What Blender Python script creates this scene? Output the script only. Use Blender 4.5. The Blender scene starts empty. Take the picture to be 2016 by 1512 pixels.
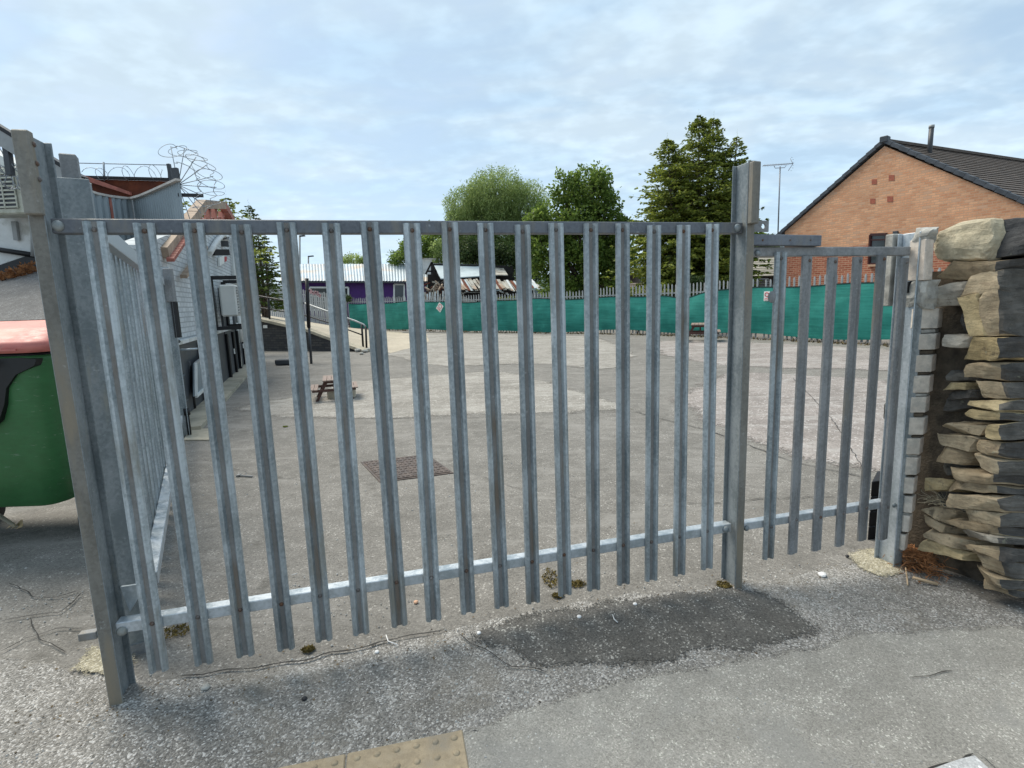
import bpy, bmesh, math, random
from mathutils import Vector, Matrix, noise
from mathutils.geometry import delaunay_2d_cdt
R = math.radians
rnd = random.Random(7)
sc = bpy.context.scene
C = sc.collection

# ------------------------------------------------------------------ camera, sky, sun, exposure
F_PX, PITCH, ROLL, EYE = 1055.8, .154113, -.033915, 1.5
_cp, _sp, _cr, _sr = math.cos(PITCH), math.sin(PITCH), math.cos(ROLL), math.sin(ROLL)
_f = Vector((0, _cp, -_sp)); _u = Vector((0, _sp, _cp)); _r = Vector((1, 0, 0))
AX = _cr*_r + _sr*_u; AU = -_sr*_r + _cr*_u
cam = bpy.data.cameras.new('camera'); camo = bpy.data.objects.new('camera', cam); C.objects.link(camo)
cam.sensor_width = 36; cam.lens = F_PX/2016*36; cam.clip_start = .05; cam.clip_end = 6000
M = Matrix((AX, AU, -_f)).transposed().to_4x4(); M.translation = (0, 0, EYE)
camo.matrix_world = M; sc.camera = camo

SUN_AZ = Vector((-.78, .62)); SUN_EL = 56
w = bpy.data.worlds.new('World'); sc.world = w; w.use_nodes = True
nt = w.node_tree; nt.nodes.clear()
def wn(t, **k):
    n = nt.nodes.new(t)
    for a, b in k.items(): setattr(n, a, b)
    return n
sky = wn('ShaderNodeTexSky', sky_type='NISHITA', sun_disc=False)
sky.sun_elevation = R(SUN_EL); sky.sun_rotation = math.atan2(SUN_AZ.x, SUN_AZ.y); sky.dust_density = 2.0; sky.air_density = 1.0
tc = wn('ShaderNodeTexCoord'); sep = wn('ShaderNodeSeparateXYZ'); nt.links.new(tc.outputs['Generated'], sep.inputs[0])
def wm(op, a, b=None, c=None):
    n = wn('ShaderNodeMath', operation=op)
    for i, v in enumerate((a, b, c)):
        if v is None: continue
        if isinstance(v, (int, float)): n.inputs[i].default_value = v
        else: nt.links.new(v, n.inputs[i])
    return n.outputs[0]
zz = wm('MAXIMUM', sep.outputs[2], 0.0); zd = wm('ADD', zz, .16)
comb = wn('ShaderNodeCombineXYZ')
nt.links.new(wm('DIVIDE', sep.outputs[0], zd), comb.inputs[0]); nt.links.new(wm('DIVIDE', sep.outputs[1], zd), comb.inputs[1])
def wnoise(scale, detail, rough, dist=0., mapping=None, vec=None):
    n = wn('ShaderNodeTexNoise'); n.inputs['Scale'].default_value = scale; n.inputs['Detail'].default_value = detail
    n.inputs['Roughness'].default_value = rough; n.inputs['Distortion'].default_value = dist
    src = vec or comb.outputs[0]
    if mapping:
        mp = wn('ShaderNodeMapping'); mp.inputs['Rotation'].default_value = (0, 0, mapping[0]); mp.inputs['Scale'].default_value = mapping[1]
        nt.links.new(src, mp.inputs[0]); src = mp.outputs[0]
    nt.links.new(src, n.inputs['Vector']); return n.outputs[0]
def wramp(v, a, b, lo=0., hi=1.):
    n = wn('ShaderNodeMapRange', interpolation_type='SMOOTHSTEP')
    for i, x in zip((1, 2, 3, 4), (a, b, lo, hi)): n.inputs[i].default_value = x
    nt.links.new(v, n.inputs[0]); return n.outputs[0]
big = wnoise(1.0, 5, .55, .4, (R(35), (1, 1.7, 1)))
mid = wnoise(3.0, 4, .5, .3, (R(-20), (1, 1.15, 1)))
fine = wnoise(8., 3, .5, .1, (R(10), (1, 1.1, 1)))
cover = wm('ADD', wm('MULTIPLY', big, .50), wm('ADD', wm('MULTIPLY', mid, .32), wm('MULTIPLY', fine, .18)))
fac = wramp(cover, .38, .58, .74, 1.0)
lum = wramp(wm('ADD', wm('MULTIPLY', mid, .5), wm('MULTIPLY', fine, .5)), .42, .66, .95, 1.13)
hz = wramp(sep.outputs[2], 0.0, .35, 1.16, 1.0)
cl = wn('ShaderNodeMix', data_type='RGBA', blend_type='MIX')
cl.inputs[6].default_value = (2.55, 3.45, 4.25, 1); cl.inputs[7].default_value = (3.25, 4.0, 4.6, 1)
nt.links.new(wramp(big, .38, .62), cl.inputs[0])
sc1 = wn('ShaderNodeVectorMath', operation='SCALE'); nt.links.new(cl.outputs[2], sc1.inputs[0]); nt.links.new(wm('MULTIPLY', lum, hz), sc1.inputs[3])
mx = wn('ShaderNodeMix', data_type='RGBA'); nt.links.new(fac, mx.inputs[0]); nt.links.new(sky.outputs[0], mx.inputs[6]); nt.links.new(sc1.outputs[0], mx.inputs[7])
bg = wn('ShaderNodeBackground'); bg.inputs[1].default_value = .1; nt.links.new(mx.outputs[2], bg.inputs[0])
out = wn('ShaderNodeOutputWorld'); nt.links.new(bg.outputs[0], out.inputs[0])
sl = bpy.data.lights.new('sun', 'SUN'); sl.energy = 2.1; sl.angle = R(35); sl.color = (1, .93, .80)
so = bpy.data.objects.new('sun', sl); C.objects.link(so)
_sd = Vector((SUN_AZ.x*math.cos(R(SUN_EL)), SUN_AZ.y*math.cos(R(SUN_EL)), math.sin(R(SUN_EL))))
so.rotation_euler = _sd.to_track_quat('Z', 'Y').to_euler(); so.location = _sd*50
sc.view_settings.view_transform = 'Standard'; sc.view_settings.look = 'None'
sc.view_settings.exposure = 1.05; sc.view_settings.gamma = 1; sc.view_settings.use_curve_mapping = False

# ------------------------------------------------------------------ measuring helpers: a sight line from the camera met with a plane of the place
EYEV = Vector((0, 0, EYE))
def ray(x, y): return AX*((x-1008)/F_PX) + AU*((756-y)/F_PX) + _f
def G(x, y, z=0.): r = ray(x, y); return EYEV + r*((z-EYE)/r.z)
def Y(x, y, d): r = ray(x, y); return EYEV + r*(d/r.y)
def PL(x, y, A, B):
    dx, dy = B[0]-A[0], B[1]-A[1]; r = ray(x, y)
    return EYEV + r*((A[0]*-dy + A[1]*dx)/(r.x*-dy + r.y*dx))
def ss(a, b, x): t = min(1, max(0, (x-a)/(b-a))); return t*t*(3-2*t)
def hgt(x, y): return -.09*ss(.6, 2.2, x)*(1-ss(4, 9, y)) + .006*noise.noise(Vector((x*.8, y*.8, 3)))
def V2(v): return Vector((v[0], v[1]))

# ------------------------------------------------------------------ object helpers
def setp(o, label=None, cat=None, group=None, kind=None):
    if label: o['label'] = label
    if cat: o['category'] = cat
    if group: o['group'] = group
    if kind: o['kind'] = kind
    return o
def empty(name, loc, label, cat, group=None, rz=0):
    o = bpy.data.objects.new(name, None); C.objects.link(o); o.location = loc; o.rotation_euler.z = rz; o.empty_display_size = .1
    return setp(o, label, cat, group)
def inst(src, parent=None, mat4=None, name=None):
    o = src.copy(); C.objects.link(o)
    o.parent = parent
    if mat4 is not None: o.matrix_basis = mat4
    return o
def wl(o):
    v = Vector(o.location)
    while o.parent: o = o.parent; v += o.location
    return v
class MB:
    def __init__(s): s.v = []; s.f = []; s.m = []; s.sm = []
    def add(s, vs, fs, m=0, smooth=False):
        n = len(s.v); s.v += [tuple(v) for v in vs]; s.f += [tuple(i+n for i in f) for f in fs]; s.m += [m]*len(fs); s.sm += [smooth]*len(fs); return s
    def hexa(s, q, d, m=0):                          # front quad q (4 points) and the vector to the back
        q = [Vector(p) for p in q]; d = Vector(d)
        return s.add(q+[p+d for p in q], [(0,1,2,3),(7,6,5,4),(4,5,1,0),(5,6,2,1),(6,7,3,2),(7,4,0,3)], m)
    def box(s, c, h, rz=0, m=0, rot=None):            # centre, full size
        a = rot or Matrix.Rotation(rz, 3, 'Z'); c = Vector(c); x, y, z = h[0]/2, h[1]/2, h[2]/2
        vs = [c + a @ Vector(p) for p in ((-x,-y,-z),(x,-y,-z),(x,y,-z),(-x,y,-z),(-x,-y,z),(x,-y,z),(x,y,z),(-x,y,z))]
        return s.add(vs, [(0,3,2,1),(4,5,6,7),(0,1,5,4),(1,2,6,5),(2,3,7,6),(3,0,4,7)], m)
    def bar(s, a, b, wd, ht, m=0, up=(0,0,1)):        # rectangular bar from a to b
        a, b = Vector(a), Vector(b); d = (b-a).normalized(); u = Vector(up)
        if abs(d.dot(u)) > .98: u = Vector((0,1,0))
        sd = d.cross(u).normalized()*wd/2; u = sd.cross(d).normalized()*ht/2
        vs = [p+sx*sd+sz*u for p in (a, b) for sx, sz in ((-1,-1),(1,-1),(1,1),(-1,1))]
        return s.add(vs, [(0,1,2,3),(7,6,5,4),(4,5,1,0),(5,6,2,1),(6,7,3,2),(7,4,0,3)], m)
    def tube(s, pts, r, n=8, m=0, closed=False, taper=None):
        pts = [Vector(p) for p in pts]; vs = []; fs = []; N = len(pts)
        pn = None
        for i, p in enumerate(pts):
            a = pts[(i-1) % N] if (closed or i) else p; b = pts[(i+1) % N] if (closed or i < N-1) else p
            d = (b-a).normalized() if (b-a).length > 1e-9 else Vector((0,0,1))
            if pn is None: pn = d.orthogonal().normalized()
            else:
                pn = pn - d*pn.dot(d); pn = pn.normalized() if pn.length > 1e-6 else d.orthogonal().normalized()
            bb = d.cross(pn); rr = r if taper is None else r*(1+(taper-1)*i/max(1, N-1))
            for k in range(n): t = 2*math.pi*k/n; vs.append(p+(pn*math.cos(t)+bb*math.sin(t))*rr)
        for i in range(N if closed else N-1):
            j = (i+1) % N
            for k in range(n): l = (k+1) % n; fs.append((i*n+k, i*n+l, j*n+l, j*n+k))
        s.add(vs, fs, m, True)
        if not closed:
            k = len(s.v)-len(vs); s.f += [tuple(k+i for i in range(n))[::-1], tuple(k+(N-1)*n+i for i in range(n))]; s.m += [m]*2; s.sm += [False]*2
        return s
    def prism(s, poly, axis, d, m=0, org=(0,0,0)):    # closed 2D poly (a,b) extruded along axis vector d; axis=(A,B) basis vectors
        A, B = Vector(axis[0]), Vector(axis[1]); d = Vector(d); o = Vector(org); n = len(poly)
        vs = [o+A*p[0]+B*p[1] for p in poly]; vs += [v+d for v in vs]
        fs = [tuple(range(n))[::-1], tuple(range(n, 2*n))] + [(i, (i+1) % n, (i+1) % n+n, i+n) for i in range(n)]
        return s.add(vs, fs, m)
    def dome(s, c, r, h, nrm=(0,0,1), n=10, rings=3, m=0):
        c = Vector(c); q = Vector(nrm).to_track_quat('Z', 'Y'); vs = []; fs = []
        for i in range(rings):
            a = math.pi/2*i/rings
            for k in range(n): t = 2*math.pi*k/n; vs.append(c+q @ Vector((r*math.cos(a)*math.cos(t), r*math.cos(a)*math.sin(t), h*math.sin(a))))
        vs.append(c+q @ Vector((0,0,h)))
        for i in range(rings-1):
            for k in range(n): l = (k+1) % n; fs.append((i*n+k, i*n+l, (i+1)*n+l, (i+1)*n+k))
        for k in range(n): fs.append(((rings-1)*n+k, (rings-1)*n+(k+1) % n, rings*n))
        return s.add(vs, fs, m, True)
    def build(s, name, mats, parent=None, bevel=0, seg=1, org=None):
        me = bpy.data.meshes.new(name); 
        if org is None and parent is not None: base = wl(parent)
        else: base = Vector(org) if org is not None else None
        vs = s.v if base is None else [tuple(Vector(v)-base) for v in s.v]
        me.from_pydata(vs, [], s.f)
        for mt in (mats if isinstance(mats, (list, tuple)) else [mats]): me.materials.append(mt)
        me.polygons.foreach_set('material_index', s.m); me.polygons.foreach_set('use_smooth', s.sm)
        if bevel:
            bm = bmesh.new(); bm.from_mesh(me)
            bmesh.ops.remove_doubles(bm, verts=bm.verts, dist=1e-5)
            es = [e for e in bm.edges if len(e.link_faces) == 2 and e.calc_face_angle() > .5]
            bmesh.ops.bevel(bm, geom=es, offset=bevel, segments=seg, affect='EDGES', profile=.6, clamp_overlap=True)
            bm.to_mesh(me); bm.free()
        me.update(); o = bpy.data.objects.new(name, me); C.objects.link(o)
        if org is not None: o.location = Vector(org) - (wl(parent) if parent is not None else Vector())
        if parent is not None: o.parent = parent
        return o

# ------------------------------------------------------------------ materials
class NM:
    """small node builder"""
    def __init__(s, name):
        s.m = bpy.data.materials.new(name); s.m.use_nodes = True; s.t = s.m.node_tree; s.t.nodes.clear()
        s.out = s.n('ShaderNodeOutputMaterial'); s.b = s.n('ShaderNodeBsdfPrincipled'); s.l(s.b.outputs[0], s.out.inputs[0])
        s.tc = s.n('ShaderNodeTexCoord')
        s.obj = s.tc.outputs['Object']; s.geo = s.n('ShaderNodeNewGeometry'); s.pos = s.geo.outputs['Position']
    def n(s, t, **k):
        n = s.t.nodes.new(t)
        for a, b in k.items(): setattr(n, a, b)
        return n
    def l(s, a, b): s.t.links.new(a, b)
    def set(s, inp, v):
        if isinstance(v, bpy.types.NodeSocket): s.l(v, inp)
        elif isinstance(v, (tuple, list)) and len(v) == 3 and inp.type == 'RGBA': inp.default_value = (*v, 1)
        else: inp.default_value = v
    def math(s, op, a, b=None, clamp=False):
        n = s.n('ShaderNodeMath', operation=op, use_clamp=clamp); s.set(n.inputs[0], a)
        if b is not None: s.set(n.inputs[1], b)
        return n.outputs[0]
    def map(s, vec, sc=(1,1,1), rot=(0,0,0), loc=(0,0,0)):
        n = s.n('ShaderNodeMapping'); s.l(vec, n.inputs[0]); n.inputs['Scale'].default_value = sc; n.inputs['Rotation'].default_value = rot; n.inputs['Location'].default_value = loc
        return n.outputs[0]
    def noise(s, scale, detail=4, rough=.55, vec=None, dist=0, col=False):
        n = s.n('ShaderNodeTexNoise'); n.inputs['Scale'].default_value = scale; n.inputs['Detail'].default_value = detail
        n.inputs['Roughness'].default_value = rough; n.inputs['Distortion'].default_value = dist; s.l(vec or s.obj, n.inputs['Vector'])
        return n.outputs[1 if col else 0]
    def vor(s, scale, vec=None, feature='F1', out=0, rand=1):
        n = s.n('ShaderNodeTexVoronoi', feature=feature); n.inputs['Scale'].default_value = scale; n.inputs['Randomness'].default_value = rand
        s.l(vec or s.obj, n.inputs['Vector']); return n.outputs[out]
    def ramp(s, v, a, b, lo=0., hi=1., smooth=True):
        n = s.n('ShaderNodeMapRange', interpolation_type='SMOOTHSTEP' if smooth else 'LINEAR')
        s.l(v, n.inputs[0])
        for i, x in zip((1,2,3,4), (a,b,lo,hi)): n.inputs[i].default_value = x
        return n.outputs[0]
    def mix(s, f, a, b, blend='MIX'):
        n = s.n('ShaderNodeMix', data_type='RGBA', blend_type=blend); s.set(n.inputs[0], f); s.set(n.inputs[6], a); s.set(n.inputs[7], b); return n.outputs[2]
    def scale(s, c, f):
        n = s.n('ShaderNodeVectorMath', operation='SCALE'); s.set(n.inputs[0], c if isinstance(c, bpy.types.NodeSocket) else tuple(c)); s.set(n.inputs[3], f); return n.outputs[0]
    def white(s, v):
        n = s.n('ShaderNodeTexWhiteNoise'); s.l(v, n.inputs[0]); return n.outputs[0]
    def oval(s):
        return s.n('ShaderNodeObjectInfo').outputs['Random']
    def bump(s, h, st, dist=.01, prev=None):
        n = s.n('ShaderNodeBump'); s.set(n.inputs['Strength'], st); n.inputs['Distance'].default_value = dist; s.l(h, n.inputs['Height'])
        if prev is not None: s.l(prev, n.inputs['Normal'])
        return n.outputs[0]
    def fin(s, col=None, rough=None, metal=None, normal=None, spec=None, alpha=None, trans=None):
        b = s.b
        if col is not None: s.set(b.inputs['Base Color'], col)
        if rough is not None: s.set(b.inputs['Roughness'], rough)
        if metal is not None: s.set(b.inputs['Metallic'], metal)
        if normal is not None: s.l(normal, b.inputs['Normal'])
        if spec is not None: s.set(b.inputs['Specular IOR Level'], spec)
        if alpha is not None: s.set(b.inputs['Alpha'], alpha)
        return s.m
def plain(name, col, rough=.6, metal=0, var=.15, sc=6, bump=.0, spec=.4, dirt=None, dsc=2.5):
    m = NM(name); n = m.noise(sc, 6, .6); c = m.scale(tuple(col), m.ramp(n, .3, .7, 1-var, 1+var))
    if dirt: c = m.mix(m.ramp(m.noise(dsc, 7, .65), .46, .66), c, dirt)
    nb = m.bump(m.noise(sc*6, 4, .6), .4, bump) if bump else None
    return m.fin(c, m.ramp(n, .3, .7, max(0, rough-.08), min(1, rough+.08)), metal, nb, spec)

def galv(name, a, b, grime=None, metal=.45, rough=.5, gr=(.52, .72), splash=None):
    m = NM(name); rv = m.oval()
    off = m.n('ShaderNodeCombineXYZ'); m.l(m.math('MULTIPLY', rv, 37.), off.inputs[0]); m.l(m.math('MULTIPLY', rv, 91.), off.inputs[2])
    v = m.n('ShaderNodeVectorMath', operation='ADD'); m.l(m.obj, v.inputs[0]); m.l(off.outputs[0], v.inputs[1]); v = v.outputs[0]
    n1 = m.noise(11, 6, .62, m.map(v, (1, 1, .35))); n2 = m.noise(70, 3, .6, v); sp = m.vor(95, v, out=1)
    bw = m.n('ShaderNodeRGBToBW'); m.l(sp, bw.inputs[0])
    k = m.math('ADD', m.math('MULTIPLY', n1, .62), m.math('ADD', m.math('MULTIPLY', n2, .26), m.math('MULTIPLY', bw.outputs[0], .12)))
    c = m.mix(m.ramp(k, .36, .64), a, b)
    c = m.scale(c, m.ramp(rv, 0, 1, .84, 1.12, False))
    spots = m.ramp(m.noise(26, 5, .7, v), .62, .74)
    c = m.mix(m.math('MULTIPLY', spots, .45), c, (.55, .57, .57))
    if grime: c = m.mix(m.ramp(m.noise(5, 6, .65, m.map(v, (1.5, 1.5, .3))), *gr), c, grime)
    if splash:
        sz_ = m.n('ShaderNodeSeparateXYZ'); m.l(m.obj, sz_.inputs[0]); h_ = m.math('ADD', sz_.outputs[2], m.math('MULTIPLY', m.math('SUBTRACT', m.noise(8, 6, .65, v), .5), .7))
        c = m.mix(m.ramp(h_, -.05, .30, .35, 0.), c, splash)
    return m.fin(c, m.ramp(k, .35, .65, rough-.1, rough+.14), metal, m.bump(k, .25, .002))
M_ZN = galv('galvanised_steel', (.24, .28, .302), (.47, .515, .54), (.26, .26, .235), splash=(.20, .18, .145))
M_ZNR = galv('galvanised_rail', (.105, .115, .135), (.175, .19, .215), (.20, .19, .17), metal=.3, rough=.5)
M_ZNF = galv('galvanised_flange', (.15, .142, .125), (.25, .24, .215), (.24, .205, .155), metal=.2, rough=.62, gr=(.48, .66))
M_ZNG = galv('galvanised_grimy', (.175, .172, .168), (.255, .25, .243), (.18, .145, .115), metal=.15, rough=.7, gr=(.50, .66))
M_ZND = galv('galvanised_dull', (.16, .165, .17), (.27, .275, .28), (.21, .19, .155), metal=.25, rough=.6)
M_ZNB = galv('galvanised_bright', (.36, .41, .44), (.56, .60, .64), None, metal=.5, rough=.42)
M_ZNP = galv('galvanised_post', (.17, .20, .215), (.31, .34, .355), (.27, .26, .22), metal=.3, rough=.55)
M_BOLT = galv('bolt_steel', (.11, .10, .095), (.22, .2, .19), (.14, .07, .04), metal=.4, rough=.6, gr=(.45, .6))
M_FARZ = plain('weathered_fence_steel', (.34, .35, .35), .6, .2, .25, 3)
M_BLK = plain('black_paint', (.012, .012, .014), .45, 0, .3)
M_DKG = plain('dark_grey_paint', (.055, .06, .068), .5, 0, .2, 3)
M_WHT = plain('white_paint', (.66, .67, .66), .55, 0, .08, 3, dirt=(.45, .45, .41))
M_WHTC = plain('white_plastic', (.72, .73, .70), .45, 0, .05, 4)
M_CREAM = plain('cream_casing', (.55, .55, .47), .5, 0, .1, 3, dirt=(.36, .36, .28))
M_REDW = plain('faded_red_wood', (.36, .13, .10), .75, 0, .25, 6, .002)
M_TIMB = plain('weathered_timber', (.36, .27, .20), .8, 0, .3, 5, .003)
M_RUST = plain('rusty_steel', (.115, .028, .012), .85, 0, .35, 2.2, .002, dirt=(.19, .06, .025), dsc=1.2)
M_PURP = plain('purple_render', (.075, .028, .15), .8, 0, .15, 4, .004)
M_GLASS = plain('window_glass', (.03, .04, .045), .1, 0, .2, 1, spec=.7)
M_CLAD = plain('grey_cladding', (.25, .295, .32), .5, .15, .12, 1.5)
M_PIPE = plain('grey_pipe', (.3, .31, .31), .5, 0, .1)
M_RUBBER = plain('black_rubber', (.012, .013, .014), .5, 0, .3)
M_BROWNW = plain('brown_stained_wood', (.075, .034, .026), .65, 0, .25, 9, .001)
M_BROWNT = plain('brown_bench_top', (.26, .19, .155), .6, 0, .2, 9, .001)
M_SLATE = plain('slate_grey_tile', (.052, .06, .072), .55, 0, .3, 4, .003)
M_MOSS = plain('moss', (.16, .12, .035), .95, 0, .5, 40, .01)
M_ROOT = plain('dry_roots', (.30, .135, .055), .85, 0, .45, 20)
M_STICK = plain('pale_stick', (.52, .38, .24), .75, 0, .2, 12)
M_CHIP = plain('pale_chippings', (.40, .39, .37), .8, 0, .5, .9)
M_MORTAR = plain('pale_mortar', (.36, .35, .32), .95, 0, .35, 14, .01)
M_CONC = plain('pale_concrete', (.44, .39, .30), .9, 0, .2, 5, .004, dirt=(.30, .27, .21))
M_GREENL = plain('netting_edge', (.01, .035, .03), .7)

def bin_plastic(name, col, fade, rough):
    m = NM(name); n = m.noise(2.2, 6, .6); f = m.noise(16, 7, .65, m.map(m.obj, (1, 1, 3)))
    c = m.mix(m.ramp(n, .35, .68), col, fade); c = m.scale(c, m.ramp(f, .3, .7, .88, 1.08))
    sc_ = m.ramp(m.noise(30, 6, .7, m.map(m.obj, (.3, 1, 2))), .62, .68)
    c = m.mix(m.math('MULTIPLY', sc_, .25), c, (.4, .4, .38))
    return m.fin(c, m.ramp(f, .3, .7, rough-.08, rough+.12), 0, m.bump(f, .1, .002))
M_BING = bin_plastic('green_bin_plastic', (.028, .13, .040), (.042, .16, .056), .42)
M_BINR = bin_plastic('faded_red_plastic', (.50, .15, .125), (.62, .26, .20), .5)

def asphalt(name, dark, light, fleck, cell, coarse=1., fl=(.80, .90), grime=None, relief=.003, edge=None, streak=None, patch=None):
    """bound stone in bitumen: every voronoi cell is a stone with its own tone; large noise for wear"""
    m = NM(name); p = m.pos
    pw = m.n('ShaderNodeVectorMath', operation='ADD'); m.l(p, pw.inputs[0]); m.l(m.scale(m.noise(14, 3, .5, p, col=True), .03), pw.inputs[1]); pj = pw.outputs[0]
    v = m.n('ShaderNodeTexVoronoi'); v.inputs['Scale'].default_value = cell; m.l(pj, v.inputs['Vector'])
    w1 = m.n('ShaderNodeSeparateColor'); m.l(v.outputs[1], w1.inputs[0])
    v2 = m.n('ShaderNodeTexVoronoi'); v2.inputs['Scale'].default_value = cell*.42; m.l(pj, v2.inputs['Vector'])
    w2 = m.n('ShaderNodeSeparateColor'); m.l(v2.outputs[1], w2.inputs[0])
    wear = m.noise(.9, 6, .6, p); wear2 = m.noise(7, 6, .65, p); fineN = m.noise(cell*1.4, 3, .6, p)
    base = m.mix(m.ramp(m.math('ADD', m.math('MULTIPLY', wear, .6), m.math('MULTIPLY', wear2, .4)), .36, .64), dark, light)
    base = m.scale(base, m.ramp(w1.outputs[0], 0, 1, 1-.38*coarse, 1+.34*coarse, False))
    base = m.scale(base, m.ramp(fineN, .3, .7, .84, 1.16))
    isf = m.ramp(m.math('ADD', w1.outputs[1], m.math('MULTIPLY', m.math('SUBTRACT', wear2, .5), .5)), *fl)
    base = m.mix(isf, base, fleck)
    isf2 = m.math('MULTIPLY', m.ramp(w2.outputs[1], .93, .96), m.ramp(v2.outputs[0], .0, .35, 1, 0)); base = m.mix(isf2, base, m.scale(tuple(fleck), 1.15))
    isd = m.ramp(w1.outputs[2], .86, .93); base = m.mix(m.math('MULTIPLY', isd, .6*coarse), base, tuple(x*.35 for x in dark))
    if streak:
        st = m.ramp(m.noise(1.6, 7, .7, m.map(p, (.55, 1.7, 1), (0, 0, R(streak[0]))), 1.2), streak[1], streak[2]); base = m.mix(m.math('MULTIPLY', st, streak[4]), base, streak[3])
    if patch:
        base = m.mix(m.math('MULTIPLY', m.ramp(m.noise(2.3, 6, .62, m.map(p, (1, 1, 1), loc=(5, 3, 0)), .5), .52, .66), patch[1]), base, patch[0])
    if grime: base = m.mix(m.math('MULTIPLY', m.ramp(m.noise(3.1, 7, .7, p), .56, .72), .55), base, grime)
    hgt_ = m.math('ADD', m.math('MULTIPLY', v.outputs[0], -1.), m.math('MULTIPLY', w1.outputs[0], .35))
    nrm = m.bump(hgt_, .75*coarse, relief); nrm = m.bump(m.noise(26, 6, .65, p), .35, .006, nrm)
    al = None
    if edge:
        at = m.n('ShaderNodeAttribute', attribute_name='edge'); e = at.outputs['Fac']
        nn = m.math('ADD', m.math('MULTIPLY', m.noise(edge[1], 5, .7, p), .7), m.math('MULTIPLY', w1.outputs[2], .3))
        al = m.ramp(m.math('ADD', m.math('DIVIDE', e, edge[0]), m.math('SUBTRACT', nn, .75)), .0, .12)
    return m.fin(base, m.ramp(fineN, .3, .7, .78, .95), 0, nrm, .25, al)
M_YARD = asphalt('yard_asphalt', (.165, .155, .14), (.225, .211, .192), (.40, .38, .35), 130, .6, (.965, 1.0), grime=(.075, .07, .06), streak=(12, .50, .66, (.27, .255, .235), .65))
M_FOOT = asphalt('footway_asphalt', (.25, .238, .214), (.325, .310, .280), (.53, .51, .46), 190, .55, (.92, 1.0), relief=.002, edge=(.10, 9), patch=((.24, .235, .22), .5))
M_APRON = asphalt('coarse_apron', (.185, .175, .16), (.29, .275, .255), (.52, .50, .475), 150, .95, (.72, 1.0), grime=(.16, .14, .11), relief=.006, patch=((.19, .17, .14), .5))
M_PATCH = asphalt('dark_patch', (.088, .084, .077), (.125, .119, .110), (.36, .35, .32), 150, .8, (.90, 1.0), relief=.003, edge=(.16, 9))
M_WORN = asphalt('worn_concrete', (.215, .198, .175), (.31, .288, .26), (.48, .46, .42), 60, .45, (.93, .99), relief=.002, edge=(.45, 1.6), streak=(14, .46, .66, (.43, .41, .375), .5), grime=(.2, .185, .16))
M_WORN2 = asphalt('worn_pink_concrete', (.215, .19, .175), (.32, .285, .265), (.5, .47, .45), 60, .45, (.93, .99), relief=.002, edge=(.6, 1.4), streak=(40, .5, .66, (.42, .40, .38), .6), grime=(.2, .18, .16))
M_RAMP = asphalt('ramp_concrete', (.37, .32, .25), (.47, .41, .32), (.55, .5, .42), 60, .3, (.95, .99), relief=.001, streak=(60, .5, .66, (.52, .48, .4), .4))
M_SLOPE = asphalt('slope_asphalt', (.15, .145, .14), (.21, .2, .19), (.3, .3, .3), 60, .5, (.95, .99))
M_SAND = asphalt('crumbled_mortar', (.30, .27, .19), (.40, .36, .27), (.58, .54, .44), 150, .9, (.8, .95), relief=.005, edge=(.10, 14))

def brickm(name, c1, c2, mort, bw, bh, ms=.012, bump=.006, vec='obj', vary=.5, split=None, light=None):
    m = NM(name)
    b = m.n('ShaderNodeTexBrick'); b.inputs['Scale'].default_value = 1; b.inputs['Brick Width'].default_value = bw; b.inputs['Row Height'].default_value = bh
    b.inputs['Mortar Size'].default_value = ms; b.inputs['Mortar Smooth'].default_value = .2; b.inputs['Bias'].default_value = 0
    uv = m.n('ShaderNodeUVMap').outputs[0]; wv = m.n('ShaderNodeVectorMath', operation='ADD'); m.l(uv, wv.inputs[0]); m.l(m.scale(m.noise(3, 3, .5, m.obj, col=True), .012), wv.inputs[1])
    m.l(wv.outputs[0], b.inputs['Vector'])
    b.inputs['Color1'].default_value = (0, 0, 0, 1); b.inputs['Color2'].default_value = (1, 1, 1, 1); b.inputs['Mortar'].default_value = (.5, .5, .5, 1)
    bwn = m.n('ShaderNodeRGBToBW'); m.l(b.outputs[0], bwn.inputs[0])
    n1 = m.noise(1.1, 6, .6); col = m.mix(bwn.outputs[0], c1, c2); col = m.scale(col, m.ramp(n1, .3, .7, .86, 1.14)); col = m.scale(col, m.ramp(m.noise(30, 4, .6), .3, .7, .88, 1.1))
    if light: col = m.mix(m.ramp(bwn.outputs[0], .88, .93), col, light)
    if split:
        sx = m.n('ShaderNodeSeparateXYZ'); m.l(uv, sx.inputs[0]); col = m.mix(m.ramp(sx.outputs[1], split[0]-.005, split[0]+.005), m.mix(bwn.outputs[0], split[1], split[2]), col)
    col = m.mix(b.outputs['Fac'], col, mort)
    return m.fin(col, .85, 0, m.bump(m.math('MULTIPLY', b.outputs['Fac'], -1.), .6, bump))
M_BRK = brickm('orange_brick', (.54, .255, .135), (.70, .385, .22), (.50, .31, .20), .225, .075, .010, .004, light=(.56, .33, .21), split=(3.02, (.30, .082, .042), (.44, .15, .085)))
M_WBRK = brickm('white_painted_brick', (.50, .53, .55), (.60, .63, .64), (.33, .35, .36), .225, .075, .008, .006)
M_DSTONE = brickm('dark_wall_stone', (.03, .032, .037), (.075, .07, .066), (.03, .03, .032), .26, .085, .012, .03)

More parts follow.
